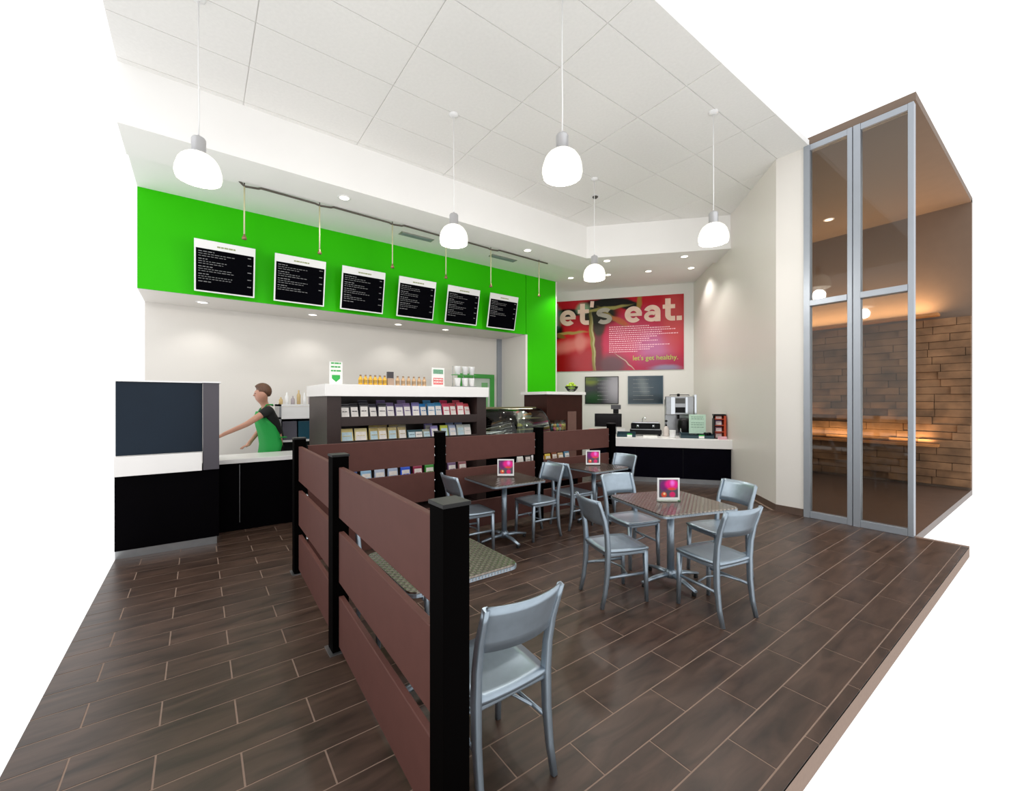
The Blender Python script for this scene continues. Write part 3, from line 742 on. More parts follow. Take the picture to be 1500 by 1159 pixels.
t = thing('promo_card', 'white card with green lettering and shield standing on slab left end', 'sign', (1.41,5.70,ZS), R(0))
bx(-.075,.085,-.006,.006,0,.29).obj('card', CARD, t)
for z in (.262,.215,.165): 
    mb = MB(); dashes(mb, -.055, .065, z, .018, -.0065, random.Random(int(z*999)), .006); mb.obj('green_lettering', GREENT, t)
MB().add([(-.045,-.008,.12),(-.045,-.008,.075),(.005,-.008,.03),(.055,-.008,.075),(.055,-.008,.12)],[(0,1,2,3,4)]).obj('shield_mark', GREENT, t)
t = thing('price_sign', 'white sign with green and red printed panels on display slab', 'sign', (2.85,5.70,ZS))
bx(-.09,.11,-.008,.008,0,.28).obj('card', CARD, t)
bx(-.07,.09,-.011,-.008,.19,.255).obj('green_panel', mat('green_grey_print',(110,160,130),.5,var=.3,scale=60), t)
bx(-.07,.09,-.011,-.008,.03,.13).obj('red_panel', mat('soft_red_print',(222,120,120),.5,var=.3,scale=60), t)
for z in (.06,.1):
    mb = MB(); dashes(mb, -.06, .08, z, .014, -.0112, random.Random(3), .008); mb.obj('sign_lettering', CARD, t)
t = thing('cup_rack', 'wire rack of white cups on the right end of the slab', 'rack', (3.36,5.78,ZS))
for x in (-.20,-.01,.18): MB().tube([(x,.02,0),(x,.02,.33)], .006, 6).obj('rack_post', STEEL, t)
for z in (.01,.19): bx(-.21,.19,-.05,.05,z,z+.008).obj('rack_shelf', [STEEL,DOORG][z>.1], t)
k = 0
for z in (.018,.198):
    for x in (-.13,.0,.12):
        w = MB().lathe([(.038,0),(.05,.12),(.052,.125),(.046,.12),(.03,.01)], 16).obj('paper_cup', WHITEP, None, 0, (3.36+x-.01,5.75,ZS+z))
        tag(w, '%s cup on the %s tier of the wire rack' % (['left','middle','right'][k%3], 'lower' if k<3 else 'upper'), 'cup', 'white cups in the wire rack'); k += 1

# ---------------------------------------------------------------- glass display case
CX0, CX1, CY0, CY1 = 3.75, 5.18, 5.75, 6.55
t = thing('display_case', 'curved glass deli display case right of the snack display', 'display case', (0,0,0))
bx(CX0, CX1, CY0, CY1, 0, .95).obj('case_base', BODY, t, .003)
bx(CX0, CX1, CY1-.03, CY1, .95, 1.52).obj('case_back', mat('mirror_grey',(150,150,140),.2,metal=.3), t)
bx(CX0, CX1, CY1-.35, CY1, 1.52, 1.545).obj('case_top', mat('olive_steel',(120,116,84),.3,metal=.5), t)
arc = []
for k in range(9):
    a = PI/2*k/8; arc.append((CY0+.42-.42*math.cos(a), .97+.55*math.sin(a)))
mb = MB(); vs = [(CX0+.01,y,z) for y,z in arc]+[(CX1-.03,y,z) for y,z in arc]
mb.add(vs, [(i,i+9,i+10,i+1) for i in range(8)], True); g_ = mb.obj('curved_glass', CGLASS, t)
sm_ = g_.modifiers.new('thick','SOLIDIFY'); sm_.thickness = .006
for x in (CX1-.03,):
    pts = [(x, y, z) for y, z in arc]+[(x, CY1, 1.52),(x, CY1, .95),(x, CY0, .95)]
    n = len(pts); vs = pts+[(p[0]+.03,p[1],p[2]) for p in pts]
    MB().add(vs, [tuple(range(n)), tuple(range(2*n-1,n-1,-1))]+[(i,n+i,n+(i+1)%n,(i+1)%n) for i in range(n)]).obj('end_panel', BLACK, t)
for z in (1.14, 1.34): 
    bx(CX0+.02, CX1-.05, CY0+.22, CY1-.05, z, z+.01).obj('glass_shelf', CGLASS, t)
    bx(CX0+.02, CX1-.05, CY0+.21, CY0+.22, z-.005, z+.018).obj('shelf_edge', mat('gold_edge',(196,184,140),.3,metal=.4), t)
bx(CX0+.02, CX1-.05, CY1-.3, CY1-.26, 1.495, 1.515).obj('case_light', LENS, t)
ld = bpy.data.lights.new('case_tube', 'AREA'); ld.shape = 'RECTANGLE'; ld.size = 1.3; ld.size_y = .05; ld.energy = 12; ld.color = (1,.95,.85)
lo = bpy.data.objects.new('case_tube', ld); C.objects.link(lo); lo.parent = t; lo.location = (4.45, CY1-.28, 1.49)
foods = [((214,150,70),'orange'),((66,92,40),'green'),((120,140,160),'blue grey'),((200,170,120),'beige'),((190,90,90),'pink'),((214,200,90),'yellow')]
k = 0
for z, ys in ((.95,6.05),(1.15,6.15),(1.35,6.2)):
    for i in range(5):
        c_, nm = foods[(k*5+i*2) % 6]; x = CX0+.17+.26*i
        f = thing('food_tray', '%s filled tray on the %s case level, %s from the left' % (nm, {.95:'bottom',1.15:'middle',1.35:'top'}[z], ords[i]), 'tray', (x, ys, z+.002), 0, 'trays in the display case')
        MB().lathe([(.07,0),(.095,.04),(.1,.042),(.09,.036),(.065,.006),(.0001,.006)], 14, cap=False).obj('tray_dish', [WHITEP, STEEL, BLACK][(k+i)%3], f)
        MB().ball((0,0,.045), .09, 12, 6, (1,1,.6)).obj('food', mat('food_%s'%nm, c_, .6, var=.45, scale=40, bump=.8), f)
    k += 1
# low shelf with goods in front of case / cabinet
t = thing('low_display', 'low dark shelf before the display case, seen under the boards', 'shelf', (0,0,0))
bx(4.15, 5.45, 5.36, 5.66, .02, .58).obj('shelf_body', BODY, t, .003)
bx(4.13, 5.47, 5.34, 5.68, .58, .60).obj('shelf_top', DARKW, t)
gc = [((222,224,220),'white'),((30,22,20),'dark'),((222,222,226),'silver'),((214,120,30),'orange'),((196,170,60),'mustard'),((120,60,30),'brown'),((190,160,120),'tan'),((70,120,150),'blue')]
for i in range(8):
    pouch(4.25+.15*i, 5.50, .602, .12, .14+.03*(i%2), gc[i][0], None, '%s packet on the low shelf before the case, %s from left' % (gc[i][1], ords[i]), 'packets on the low display', 3)
# wire basket of sweets on case corner
t = thing('sweets_bin', 'clear bin of pink and yellow sweets at the right case end', 'bin', (5.36,5.86,0))
bx(-.13,.17,-.12,.12,.0,1.10).obj('bin_stand', BLACK, t, .003)
bx(-.12,.16,-.11,.11,1.102,1.30).obj('clear_tub', CGLASS, t)
sc_ = [(220,120,140),(230,214,120),(200,210,200),(210,170,90),(90,150,160)]
for i in range(15): 
    MB().ball((0,0,0), .034, 8, 6).obj('sweet', mat('sweet_%d'%(i%5), sc_[i%5], .4), t, 0, (-.075+.065*(i%4)+.01*(i//8), -.06+.06*((i//4)%2), 1.14+.055*(i//8)))

# mahogany cabinet with white top
t = thing('tall_cabinet', 'tall mahogany cabinet with thin white top before the end wall', 'cabinet', (0,0,0))
bx(5.32, 6.28, 6.05, 6.75, 0, 1.78).obj('cabinet_body', MAHOG, t, .003)
bx(5.27, 6.33, 6.0, 6.80, 1.78, 1.835).obj('cabinet_top', SLAB, t, .004)
bx(5.86, 6.10, 6.042, 6.05, .5, 1.45).obj('door_panel', mat('mahogany_light',(110,80,72),.25), t)
t = thing('fruit_bowl', 'clear bowl on top of the mahogany cabinet, holding limes', 'bowl', (6.12,6.2,1.835))
MB().lathe([(.05,0),(.05,.008),(.09,.03),(.13,.09),(.135,.12),(.128,.12),(.12,.09),(.085,.036),(.0001,.02)], 20, cap=False).obj('bowl_shell', CGLASS, t)
lm = mat('lime_skin',(166,196,40),.4,var=.15,scale=30)
k = 0
for z, rr, n in ((.075,.055,4),(.125,.075,5),(.17,.03,2)):
    for i in range(n):
        a = 2*PI*i/n+z*9
        o = MB().ball((0,0,0), .036, 12, 8, (1.1,1,.95)).obj('lime', lm, None, 0, (6.12+rr*math.cos(a), 6.2+rr*math.sin(a), 1.835+z)); k += 1
        tag(o, 'lime in the cabinet bowl, %s layer, %s round from the right' % ({.075:'bottom',.125:'middle',.17:'top'}[z], ords[i]), 'lime', 'limes in the bowl')

# ---------------------------------------------------------------- coffee counter
Rr = Vector((8.28, 3.985)); BK = Vector((.7955, .606))
CZ = math.atan2(-P.y, -P.x)
def cc(s, q, z=0):
    v = Rr + P*s + BK*q; return (v.x, v.y, z)
# local frame: x to the viewer's right, y away, origin at right front end
t = thing('coffee_counter', 'long dark counter with thick white top along the end wall', 'counter', (Rr.x, Rr.y, 0), CZ)
MB().prism([(-2.75,.05),(-.03,.05),(-.195,1.30),(-2.75,1.30)], .10, .72).obj('counter_body', mat('navy_black_front',(4,3,12),.5,var=.2,spec=.04), t, .003)
MB().prism([(-2.80,0),(-.012,0),(-.19,1.34),(-2.80,1.34)], .72, .90).obj('counter_top', SLAB, t, .006)
MB().prism([(-2.72,.10),(-.05,.10),(-.20,1.28),(-2.72,1.28)], 0, .10).obj('toe_kick', STEEL, t)
for x in (-.90,-1.82): bx(x-.003, x+.003, .046, .05, .12, .71).obj('panel_joint', BLACK, t)
ZC = .90
def cthing(name, label, cat, s, q, rz=0, group=None, z=ZC): return thing(name, label, cat, cc(s, q, z), CZ+rz, group)
t = cthing('coffee_brewer', 'tall stainless coffee brewer on the white counter by corner', 'coffee machine', .88, 1.09)
bx(-.30,.30,-.20,.22,.0,.05).obj('drip_base', STEEL, t, .005)
bx(-.29,.29,.02,.22,.05,.80).obj('rear_column', STEEL, t, .01)
bx(-.29,.29,-.20,.02,.45,.86).obj('brewer_head', STEEL, t, .015)
bx(-.09,.11,-.21,-.20,.70,.82).obj('display_window', mat('grey_glass',(70,70,68),.2), t)
bx(-.09,.11,-.215,-.20,.50,.62).obj('control_panel', BLACK, t)
bx(-.18,-.10,-.212,-.20,.47,.84).obj('trim_strip', CHROME, t)
bx(.12,.16,-.212,-.20,.47,.84).obj('trim_strip', CHROME, t)
bx(.30,.36,-.12,.2,.0,.90).obj('water_column', CHROME, t, .01)
MB().tube([(-.2,-.1,.87),(-.2,-.1,.89),(.2,-.1,.89),(.2,-.1,.87)], .008, 6).obj('top_rail', BLACK, t)
MB().lathe([(.02,.86),(.03,.87),(.03,.91),(.012,.92)], 12, (-.02,-.1,0)).obj('lid_knob', BLACK, t)
MB().tube([(-.02,-.1,.45),(-.02,-.1,.36)], .025, 10).obj('spout', BLACK, t)
t = cthing('waste_bin', 'black rounded bin before the brewer, left of the green card', 'bin', .80, .66)
MB().lathe([(.10,0),(.13,.05),(.15,.22),(.14,.33),(.10,.385),(.0001,.40)], 18, cap=False).obj('bin_shell', BLACK, t)
MB().tube([(-.06,-.13,.08),(-.10,-.17,.12),(-.10,-.17,.18)], .012, 6).obj('tap', CHROME, t)
t = cthing('counter_card', 'pale green printed card standing in the dark teal tray', 'sign', .60, .40, 0, None, ZC+.06)
bx(-.15,.17,-.006,.006,.03,.42).obj('card', mat('pale_green_card',(196,226,206),.4,var=.06,scale=20), t)
for z in (.36,.32,.24,.20,.15): 
    mb = MB(); dashes(mb, -.11, .13, z, .014, -.0065, random.Random(int(z*777)), .01); mb.obj('card_print', mat('grey_green_print',(120,160,134),.5), t)
bx(-.15,.17,-.05,.05,0,.03).obj('card_foot', CGLASS, t)
def tray(s, q, w, d, label):
    t = cthing('condiment_tray', label, 'tray', s, q, 0, 'teal trays on the counter')
    bx(-w/2,w/2,-d/2,d/2,0,.012).obj('tray_base', TEAL, t)
    for a in ((-w/2,w/2,-d/2,-d/2+.012,.012,.06),(-w/2,w/2,d/2-.012,d/2,.012,.10),(-w/2,-w/2+.012,-d/2+.012,d/2-.012,.012,.08),(w/2-.012,w/2,-d/2+.012,d/2-.012,.012,.08)): bx(*a).obj('tray_wall', TEAL, t)
    bx(w*.05,w*.05+.1,-d/2-.006,-d/2,.005,.05).obj('price_tag', CARD, t)
    bx(w*.05,w*.05+.1,-d/2-.006,-d/2,.05,.075).obj('tag_strip', GREENT, t)
tray(.62, .34, .62, .28, 'wide dark teal tray under the pale green card')
tray(2.00, .30, .38, .26, 'small dark teal tray beside the register screen')
for i, (s, q) in enumerate(((.39,.34),(.37,.42),(.45,.42))):
    o = MB().lathe([(.03,0),(.035,.09),(.03,.10)], 12).obj('condiment_jar', BLACK, None, 0, cc(s,q,ZC+.012)); tag(o, '%s dark jar at the right end of the wide teal tray' % ['front','right rear','left rear'][i], 'jar', 'dark jars in the tray')
o = MB().lathe([(.05,0),(.055,.02),(.062,.15),(.066,.155),(.058,.15),(.048,.01)], 18).obj('white_canister', WHITEP, None, 0, cc(1.08,.25,ZC)); tag(o, 'plain white canister at the front edge of the coffee counter', 'canister')
t = cthing('snack_rack', 'orange framed snack rack at the right end of counter', 'rack', .19, .36)
OR = mat('orange_frame',(190,66,24),.4)
bx(.07,.11,-.12,.12,0,.46).obj('side_panel', OR, t, .003); bx(-.11,-.095,-.12,.12,0,.40).obj('side_panel', BLACK, t)
bx(-.095,.07,.10,.12,0,.46).obj('back_panel', BLACK, t)
for z in (.0,.13,.26,.385): bx(-.095,.07,-.12,.10,z,z+.012).obj('rack_shelf', OR if z else BLACK, t)
bx(-.11,.11,-.10,.11,.46,.49).obj('header', BLACK, t)
for i in range(4):
    pouch(*cc(.205,.33,ZC+[.012,.142,.272,.397][i]), .12, [.10,.09,.10,.07][i], [(216,150,150),(170,120,150),(150,120,160),(220,90,60)][i], None, '%s snack pack on the orange rack, %s level' % (['pale pink','mauve','violet','orange red'][i], ['bottom','second','third','top'][i]), 'packs on the orange rack', 4, math.degrees(CZ), .04)
o = bx(-.09,.06,-.05,.05,0,.055).obj('sugar_box', mat('pink_box',(222,170,180),.5), None, .003, cc(.16,.12,ZC), (0,0,CZ)); tag(o, 'small pink box in front of the orange snack rack', 'box')
t = cthing('espresso_machine', 'low black machine with chrome top on the coffee counter', 'coffee machine', 1.60, .80)
bx(-.33,.33,-.20,.20,.03,.13).obj('machine_base', BLACK, t, .01)
bx(-.31,.31,-.05,.20,.13,.27).obj('machine_body', BLACK, t, .03)
bx(-.28,.28,-.17,.19,.27,.30).obj('chrome_top', CHROME, t, .01)
bx(-.30,.30,-.19,-.05,.13,.145).obj('drip_grate', STEEL, t)
for x in (-.16,.16):
    MB().lathe([(.035,.17),(.035,.24)], 14, (x,-.10,0)).obj('brew_group', CHROME, t)
    MB().tube([(x,-.12,.19),(x,-.24,.17)], .014, 8).obj('handle', BLACK, t)
for x in (-.29,.29):
    for y in (-.16,.16): MB().lathe([(.02,0),(.02,.03)], 10, (x,y,0)).obj('foot', RUBBER, t)
t = cthing('faucet', 'slim chrome faucet rising behind the low black machine', 'faucet', 1.66, 1.15)
MB().tube([(0,0,0),(0,0,.34),(.02,-.02,.37),(.06,-.05,.37),(.07,-.06,.34)], .013, 8).obj('spout', CHROME, t)
MB().lathe([(.03,0),(.03,.02),(.018,.03)], 12).obj('faucet_base', CHROME, t)
t = cthing('soap_bottle', 'cream pump bottle with black head right of the black machine', 'bottle', 1.18, .60)
MB().lathe([(.055,0),(.06,.02),(.055,.16),(.03,.21),(.018,.22)], 16).obj('bottle_body', mat('cream_plastic',(214,204,198),.4), t)
MB().lathe([(.018,.22),(.018,.25),(.006,.26),(.006,.31),(.028,.315),(.028,.34),(.01,.35)], 10).obj('pump_head', BLACK, t)
o = bx(-.14,.14,-.10,.10,0,.03).obj('paper_stack', CARD, None, .002, cc(1.52,.25,ZC), (0,0,CZ)); tag(o, 'low stack of white paper on counter before the black machine', 'paper')
t = cthing('register_screen', 'black point of sale monitor seen above the end board', 'monitor', 2.38, .50)
bx(-.30,.28,-.02,.02,.19,.48).obj('monitor_panel', BLACK, t, .008)
bx(-.27,.25,-.024,-.02,.22,.45).obj('screen_face', mat('dark_screen',(20,18,20),.15), t)
MB().tube([(0,.03,.02),(0,.05,.2),(0,.02,.3)], [(.05,.02)]*3, 8, 'box').obj('monitor_neck', BLACK, t)
bx(-.14,.14,-.12,.12,0,.025).obj('monitor_base', BLACK, t, .005)
t = cthing('customer_display', 'small grey display on a pole behind the black monitor', 'display', 2.24, .92)
MB().tube([(0,0,.02),(0,0,.52)], .022, 10).obj('pole', STEEL, t)
MB().lathe([(.08,0),(.08,.015),(.03,.02)], 16).obj('pole_base', STEEL, t)
bx(-.11,.11,-.03,.03,.57,.67).obj('display_head', mat('graphite',(74,74,78),.4), t, .005)
bx(-.06,.06,-.025,.03,.47,.57).obj('display_neck', BLACK, t)
o = bx(-.09,.09,-.008,.008,0,.16).obj('small_card', CARD, None, 0, cc(2.12,.50,ZC), (0,0,CZ)); tag(o, 'small white card between the monitor and the pole display', 'sign')
for i, (c_, nm) in enumerate((((230,170,160),'peach'),((240,224,200),'cream'),((216,90,130),'pink'))):
    o = bx(-.06,.06,-.05,.05,0,.16).obj('candy_box', mat('candy_%s'%nm, c_, .5, var=.15, scale=30), None, .003, cc(2.72-.115*i-.0,.20,ZC), (0,0,CZ)); tag(o, nm+' box in the row left of the black monitor', 'box', 'boxes beside the monitor')

# ---------------------------------------------------------------- tables
placard_m = print_mat('magenta_placard_print', (86, 80, 92), [(-.04,.14,.04,.05,0,.4,(120,30,110),1),(.03,.152,.062,.046,0,.3,(236,30,140),1),(.035,.165,.018,.024,0,.8,(250,120,230),1),(.03,.112,.036,.012,0,.4,(228,70,60),1),
  (-.042,.058,.024,.024,0,.3,(226,80,50),1),(-.038,.066,.010,.010,0,.6,(250,220,160),1),(.035,.06,.026,.026,0,.3,(220,40,110),1)], .25, wob=.01)
def rounded(w, r, n=5):
    q = []
    for sx, sy, a0 in ((1,1,0),(-1,1,90),(-1,-1,180),(1,-1,270)):
        for k in range(n+1):
            a = R(a0+90*k/n); q.append((sx*(w/2-r)+r*math.cos(a), sy*(w/2-r)+r*math.sin(a)))
    return q
def table(x, y, w, rz, label):
    t = thing('cafe_table', label, 'table', (x,y,0), rz, 'square metal cafe tables')
    MB().prism(rounded(w-.012,.05), .728, .740).obj('tabletop', TOPM, t)
    MB().prism(rounded(w,.055), .712, .729).obj('edge_band', ALU, t)
    # ribbed rim
    rb = MB(); q = rounded(w+.004,.057); n = int((w-.12)/.02)
    for k in range(n):
        u = -w/2+.07+k*(w-.14)/(n-1)
        for a in range(4):
            M = Matrix.Rotation(PI/2*a, 4, 'Z'); rb.box(u-.004,u+.004,w/2-.001,w/2+.003,.716,.727, M)
    rb.obj('rim_ribs', STEEL, t)
    MB().tube([(0,0,.06),(0,0,.70)], .032, 16).obj('pedestal', ALU, t)
    for a in (0,90): bx(-w*.36,w*.36,-.02,.02,.688,.712, M=Matrix.Rotation(R(a+45),4,'Z')).obj('support_arm', ALU, t)
    MB().lathe([(.05,.05),(.052,.10),(.036,.12)], 16).obj('base_hub', ALU, t)
    for k in range(4):
        a = R(90*k); c_, s_ = math.cos(a), math.sin(a); Lf = .31
        lg = MB().tube([(c_*.03,s_*.03,.075),(c_*.16,s_*.16,.068),(c_*Lf,s_*Lf,.04)], [(.030,.022),(.026,.018),(.02,.011)], 8).obj('base_foot', ALU, t)
        MB().lathe([(.018,0),(.02,.012),(.014,.032)], 12, (c_*(Lf-.02),s_*(Lf-.02),0)).obj('glide', RUBBER, lg)
    return t
def placard(x, y, rz, label, s=1.0):
    t = thing('table_placard', label, 'table sign', (x,y,.7405), rz, 'acrylic table signs')
    t.scale = (s,s,s)
    bx(-.1,.1,-.035,.035,0,.012).obj('acrylic_foot', CGLASS, t)
    bx(-.1,.1,-.004,.004,.012,.21).obj('acrylic_sleeve', mat('acrylic_white',(236,232,236),.2), t)
    bx(-.085,.085,-.006,-.004,.03,.195).obj('printed_card', placard_m, t)
    for a in ((-.1,-.088,-.008,-.004,.012,.21),(.088,.1,-.008,-.004,.012,.21),(-.088,.088,-.008,-.004,.198,.21),(-.088,.088,-.008,-.004,.012,.034)): bx(*a).obj('white_border', WHITEP, t)
CAMF = -R(36.6)        # rotation about z so the sign faces the photographer
table(3.46, 2.23, .80, R(-17), 'large embossed steel cafe table at right with four chairs')
table(2.90, 4.06, .72, R(-3), 'square steel cafe table against the far partition, middle one')
table(4.44, 4.06, .70, R(0), 'small steel cafe table near the end post and counter')
table(1.125, 2.21, .66, R(0), 'nearest steel cafe table, half hidden behind the foreground partition')
placard(3.44, 2.24, CAMF, 'magenta picture sign standing on the large right table')
placard(2.98, 4.14, CAMF, 'magenta picture sign on the table against the partition')
placard(4.50, 4.13, CAMF, 'magenta picture sign on the small table near the counter')

# ---------------------------------------------------------------- chairs  (front towards +x)
def chair():
    t = thing('cafe_chair', '', 'chair', (0,0,0), 0, 'brushed aluminium cafe chairs')
    # dished seat
    n = 9; vs = []
    w2, d2 = .20, .205
    for iz in (0, 1):
        for i in range(n):
            for j in range(n):
                u = -1+2*i/(n-1); v = -1+2*j/(n-1)
                uu = u*math.sqrt(1-.18*v*v*.5); vv = v*math.sqrt(1-.18*u*u*.5)
                dish = -.012*(1-u*u)*(1-v*v)*1.4 - .004*max(0,u)**2
                vs.append((uu*d2, vv*(w2-.012*(u < 0)*abs(u)), .455+dish if iz else .432))
    N2 = n*n; fs = []
    for i in range(n-1):
        for j in range(n-1):
            a = i*n+j; fs.append((a, a+1, a+n+1, a+n)); fs.append((N2+a, N2+a+n, N2+a+n+1, N2+a+1))
    for k in range(n-1):
        for a, b in ((k, k+1),((n-1)*n+k+1,(n-1)*n+k),(k*n+n-1-0,(k+1)*n+n-1),((k+1)*n,k*n)):
            fs.append((a, N2+a, N2+b, b) if True else ())
    MB().add(vs, fs, True).obj('seat', ALU, t)
    bx(-.185,.185,-.185,.185,.40,.434).obj('seat_frame', ALU, t, .008)
    for s in (-1, 1):
        MB().tube([(.175,s*.172,.42),(.180,s*.173,.2),(.186,s*.175,.0)], [(.017,.017),(.015,.015),(.012,.012)], 12, 'box').obj('leg', ALU, t)
        MB().tube([(-.235,s*.185,0),(-.205,s*.185,.12),(-.185,s*.185,.28),(-.180,s*.185,.45),(-.19,s*.187,.58),(-.215,s*.19,.70),(-.25,s*.193,.80),(-.268,s*.194,.855)],
                  [(.012,.013),(.014,.015),(.016,.018),(.017,.02),(.016,.018),(.015,.016),(.013,.014),(.012,.013)], 12, 'box').obj('leg', ALU, t)
        MB().tube([(-.192,s*.18,.235),(.178,s*.17,.235)], [(.008,.011)]*2, 8, 'box').obj('stretcher', ALU, t)
    MB().tube([(-.10,-.172,.235),(.02,-.14,.235),(.06,0,.235),(.02,.14,.235),(-.10,.172,.235)], .008, 8).obj('stretcher', ALU, t)
    # curved back panel
    vs = []; m = 12
    for th in (0, 1):
        for j in range(m+1):
            v = -1+2*j/m; y = v*.192; bow = -.045*(1-v*v)
            for z, xb in ((.655,-.203),(.70,-.213),(.76,-.234),(.82,-.256),(.862,-.272)):
                vs.append((xb+bow+(.006 if th else -.006), y, z))
    M5 = (m+1)*5; fs = []
    for j in range(m):
        for k in range(4):
            a = j*5+k; fs.append((a, a+1, a+6, a+5)); fs.append((M5+a, M5+a+5, M5+a+6, M5+a+1))
        for k in (0, 4):
            a = j*5+k; fs.append((a, a+5, M5+a+5, M5+a) if k == 0 else (a, M5+a, M5+a+5, a+5))
    for j in (0, m):
        for k in range(4):
            a = j*5+k; fs.append((a, M5+a, M5+a+1, a+1) if j == 0 else (a, a+1, M5+a+1, M5+a))
    MB().add(vs, fs, True).obj('backrest', ALU, t)
    return t
ch0 = chair()
chairs = [(2.85,2.36,-19,'aluminium chair at the left side of the large right table'),
 (3.28,1.74,79,'aluminium chair nearest the camera at the large right table'),
 (3.60,2.76,-104,'aluminium chair behind the large right table, before the counter'),
 (4.00,2.08,162,'aluminium chair on the far right of the large right table'),
 (2.42,4.02,-4,'aluminium chair left of the middle table, before partition post'),
 (3.33,3.98,178,'aluminium chair right of the middle table, its back turned right'),
 (4.02,4.05,-2,'aluminium chair left of the small far table'),
 (4.86,4.06,180,'aluminium chair right of the small far table, against the end post'),
 (1.075,1.62,90,'aluminium chair in the foreground showing only its curved back'),
 (1.12,2.93,-90,'aluminium chair glimpsed through the boards behind the nearest table')]
for i, (x, y, a, l) in enumerate(chairs):
    t = ch0 if i == 0 else copy_tree(ch0)
    t.location = (x, y, 0); t.rotation_euler = (0,0,R(a)); t['label'] = l

# ---------------------------------------------------------------- the worker
def skin_obj(name, verts, edges, radii, m, parent, sub=2):
    me = bpy.data.meshes.new(name); me.from_pydata(verts, edges, []); me.materials.append(m)
    o = bpy.data.objects.new(name, me); C.objects.link(o); o.parent = parent
    md = o.modifiers.new('skin', 'SKIN'); md.use_smooth_shade = True
    for i, r in enumerate(radii):
        sv = me.skin_vertices[0].data[i]; sv.radius = r if isinstance(r, tuple) else (r, r); sv.use_root = (i == 0)
    sd = o.modifiers.new('sub', 'SUBSURF'); sd.levels = sub; sd.render_levels = sub
    return o
pf = math.atan2(-.12, -.99)
pe = thing('person', 'person in black shirt and green apron reaching left behind the low counter', 'person', (.93, 7.28, 0), pf)
# frame: x forward, y to the person's left; the person leans forward slightly and reaches forward and down
SH = 1.56; hipz = 1.0
V = {'pelvis':(0,0,hipz),'waist':(.03,0,1.15),'chest':(.09,0,1.36),'neck0':(.12,0,1.56),'neck1':(.145,0,1.62),'head0':(.18,0,1.69),'head1':(.19,0,1.76),'head2':(.18,0,1.83),
 'shL':(.12,.17,1.53),'elL':(.42,.26,1.33),'wrL':(.68,.20,1.20),'paL':(.76,.19,1.15),
 'shR':(.11,-.17,1.53),'elR':(.12,-.27,1.24),'wrR':(.27,-.20,1.06),'paR':(.32,-.17,1.00),
 'hpL':(0,.09,.95),'knL':(.02,.10,.52),'anL':(-.02,.10,.09),'ftL':(.12,.11,.05),
 'hpR':(0,-.09,.95),'knR':(.03,-.10,.52),'anR':(0,-.10,.09),'ftR':(.14,-.11,.05)}
names = list(V); idx = {n: i for i, n in enumerate(names)}
rad = {'pelvis':(.12,.15),'waist':(.11,.13),'chest':(.115,.155),'neck0':.065,'neck1':.05,'head0':(.112,.09),'head1':(.122,.098),'head2':(.105,.09),
 'shL':.06,'elL':.042,'wrL':.028,'paL':(.036,.018),'shR':.06,'elR':.042,'wrR':.028,'paR':(.036,.018),
 'hpL':.085,'knL':.058,'anL':.04,'ftL':.035,'hpR':.085,'knR':.058,'anR':.04,'ftR':.035}
E = [('pelvis','waist'),('waist','chest'),('chest','neck0'),('neck0','neck1'),('neck1','head0'),('head0','head1'),('head1','head2'),
 ('chest','shL'),('shL','elL'),('elL','wrL'),('wrL','paL'),('chest','shR'),('shR','elR'),('elR','wrR'),('wrR','paR'),
 ('pelvis','hpL'),('hpL','knL'),('knL','anL'),('anL','ftL'),('pelvis','hpR'),('hpR','knR'),('knR','anR'),('anR','ftR')]
vs = [V[n] for n in names]; ed = [(idx[a], idx[b]) for a, b in E]; rr = [rad[n] for n in names]
def finger(base, dirs, r):
    k = len(vs); p = Vector(base); vs.append(tuple(p)); rr.append(r)
    for d in dirs:
        p = p+Vector(d); vs.append(tuple(p)); rr.append(r*.85); ed.append((len(vs)-2, len(vs)-1))
    return k
for side, pal in ((1,'paL'),(-1,'paR')):
    pv = Vector(V[pal])
    for q, ln in zip((-.030,-.010,.010,.028), (.030,.034,.032,.026)):
        k = finger(pv+Vector((.02,q,-.008)), ((ln,0,-.010),(ln*.8,0,-.018),(ln*.6,0,-.022)), .0095); ed.append((idx[pal], k))
    k = finger(pv+Vector((-.01,-side*.035,-.005)), ((.025,-side*.015,-.008),(.025,-side*.004,-.014)), .011); ed.append((idx[pal], k))
skin_obj('body', vs, ed, rr, SKIN, pe)
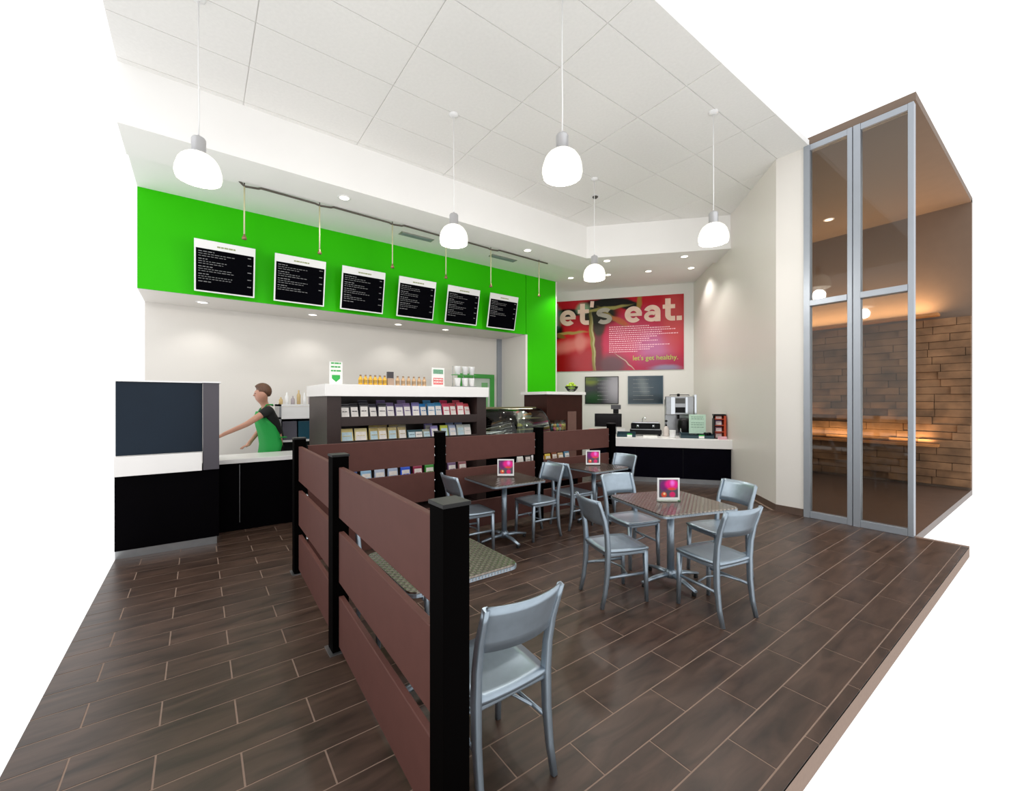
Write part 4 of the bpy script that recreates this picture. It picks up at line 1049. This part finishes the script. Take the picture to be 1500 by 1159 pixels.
# shirt with short sleeves
sv = [V['pelvis'],V['waist'],V['chest'],(.115,0,1.545),V['shL'],(.25,.215,1.44),V['shR'],(.135,-.205,1.42)]
skin_obj('shirt', sv, [(0,1),(1,2),(2,3),(2,4),(4,5),(2,6),(6,7)], [(.135,.165),(.125,.15),(.13,.175),.075,.078,.07,.078,.07], SHIRT, pe)
tv = [(0,0,1.04),V['hpL'],V['knL'],V['anL'],V['hpR'],V['knR'],V['anR']]
skin_obj('trousers', tv, [(0,1),(1,2),(2,3),(0,4),(4,5),(5,6)], [(.12,.15),.086,.075,.062,.086,.075,.062], TROUS, pe)
for s in (1,-1):
    f = V['anL' if s > 0 else 'anR']; MB().tube([(f[0]-.05,f[1],.045),(f[0]+.05,f[1],.05),(f[0]+.17,f[1]+.01*s,.04)], [(.045,.045),(.045,.05),(.035,.035)], 12).obj('shoe', BLACK, pe)
# apron: wrapped sheet in front of the body
mb = MB(); rows = []
for z, cx, a, b, half in ((1.50,.115,.135,.12,60),(1.40,.10,.175,.19,70),(1.28,.07,.185,.215,95),(1.16,.04,.185,.22,105),(1.02,.01,.20,.24,105),(.85,.015,.215,.245,95),(.68,.03,.215,.23,85),(.55,.035,.225,.24,80)):
    row = []
    for k in range(15):
        th = R(-half+2*half*k/14); row.append((cx+a*math.cos(th)+.006*math.sin(k*2.1+z*5), b*math.sin(th), z))
    rows.append(row)
vv = [p for r_ in rows for p in r_]
mb.add(vv, [(i*15+k, i*15+k+1, (i+1)*15+k+1, (i+1)*15+k) for i in range(len(rows)-1) for k in range(14)], True)
ap = mb.obj('apron', APRON, pe); s_ = ap.modifiers.new('t','SOLIDIFY'); s_.thickness = .008; s_.offset = 1
MB().tube([(.20,.08,1.50),(.13,.085,1.60),(.05,.07,1.60),(.03,0,1.585),(.05,-.07,1.60),(.13,-.085,1.60),(.20,-.08,1.50)], .01, 8).obj('apron_strap', APRON, pe)
MB().tube([(.0,.235,1.12),(-.11,.18,1.11),(-.15,0,1.10),(-.11,-.18,1.11),(0,-.235,1.12)], .01, 8).obj('apron_tie', APRON, pe)
# face and hair
mb = MB(); mb.ball((.168,0,1.80), .125, 18, 10, (1.0,.86,1.0))
hv = [(v[0] if not (v[0] > .245 and v[2] < 1.84) else .235, v[1], max(v[2], 1.72 if v[0] < .15 else 1.79)) for v in mb.v]; mb.v = hv
mb.obj('hair', HAIR, pe)
for s in (1,-1):
    MB().ball((.262,s*.034,1.765), .012, 10, 6).obj('eye', EYEM, pe)
    MB().ball((.17,s*.094,1.745), .032, 10, 6, (.7,.35,1)).obj('ear', SKIN, pe)
MB().tube([(.254,0,1.775),(.278,0,1.732),(.252,0,1.720)], [.012,.018,.013], 8).obj('nose', SKIN, pe)
MB().ball((.248,0,1.688), .02, 10, 6, (.5,1.1,.3)).obj('mouth', mat('lips',(160,90,84),.5), pe)
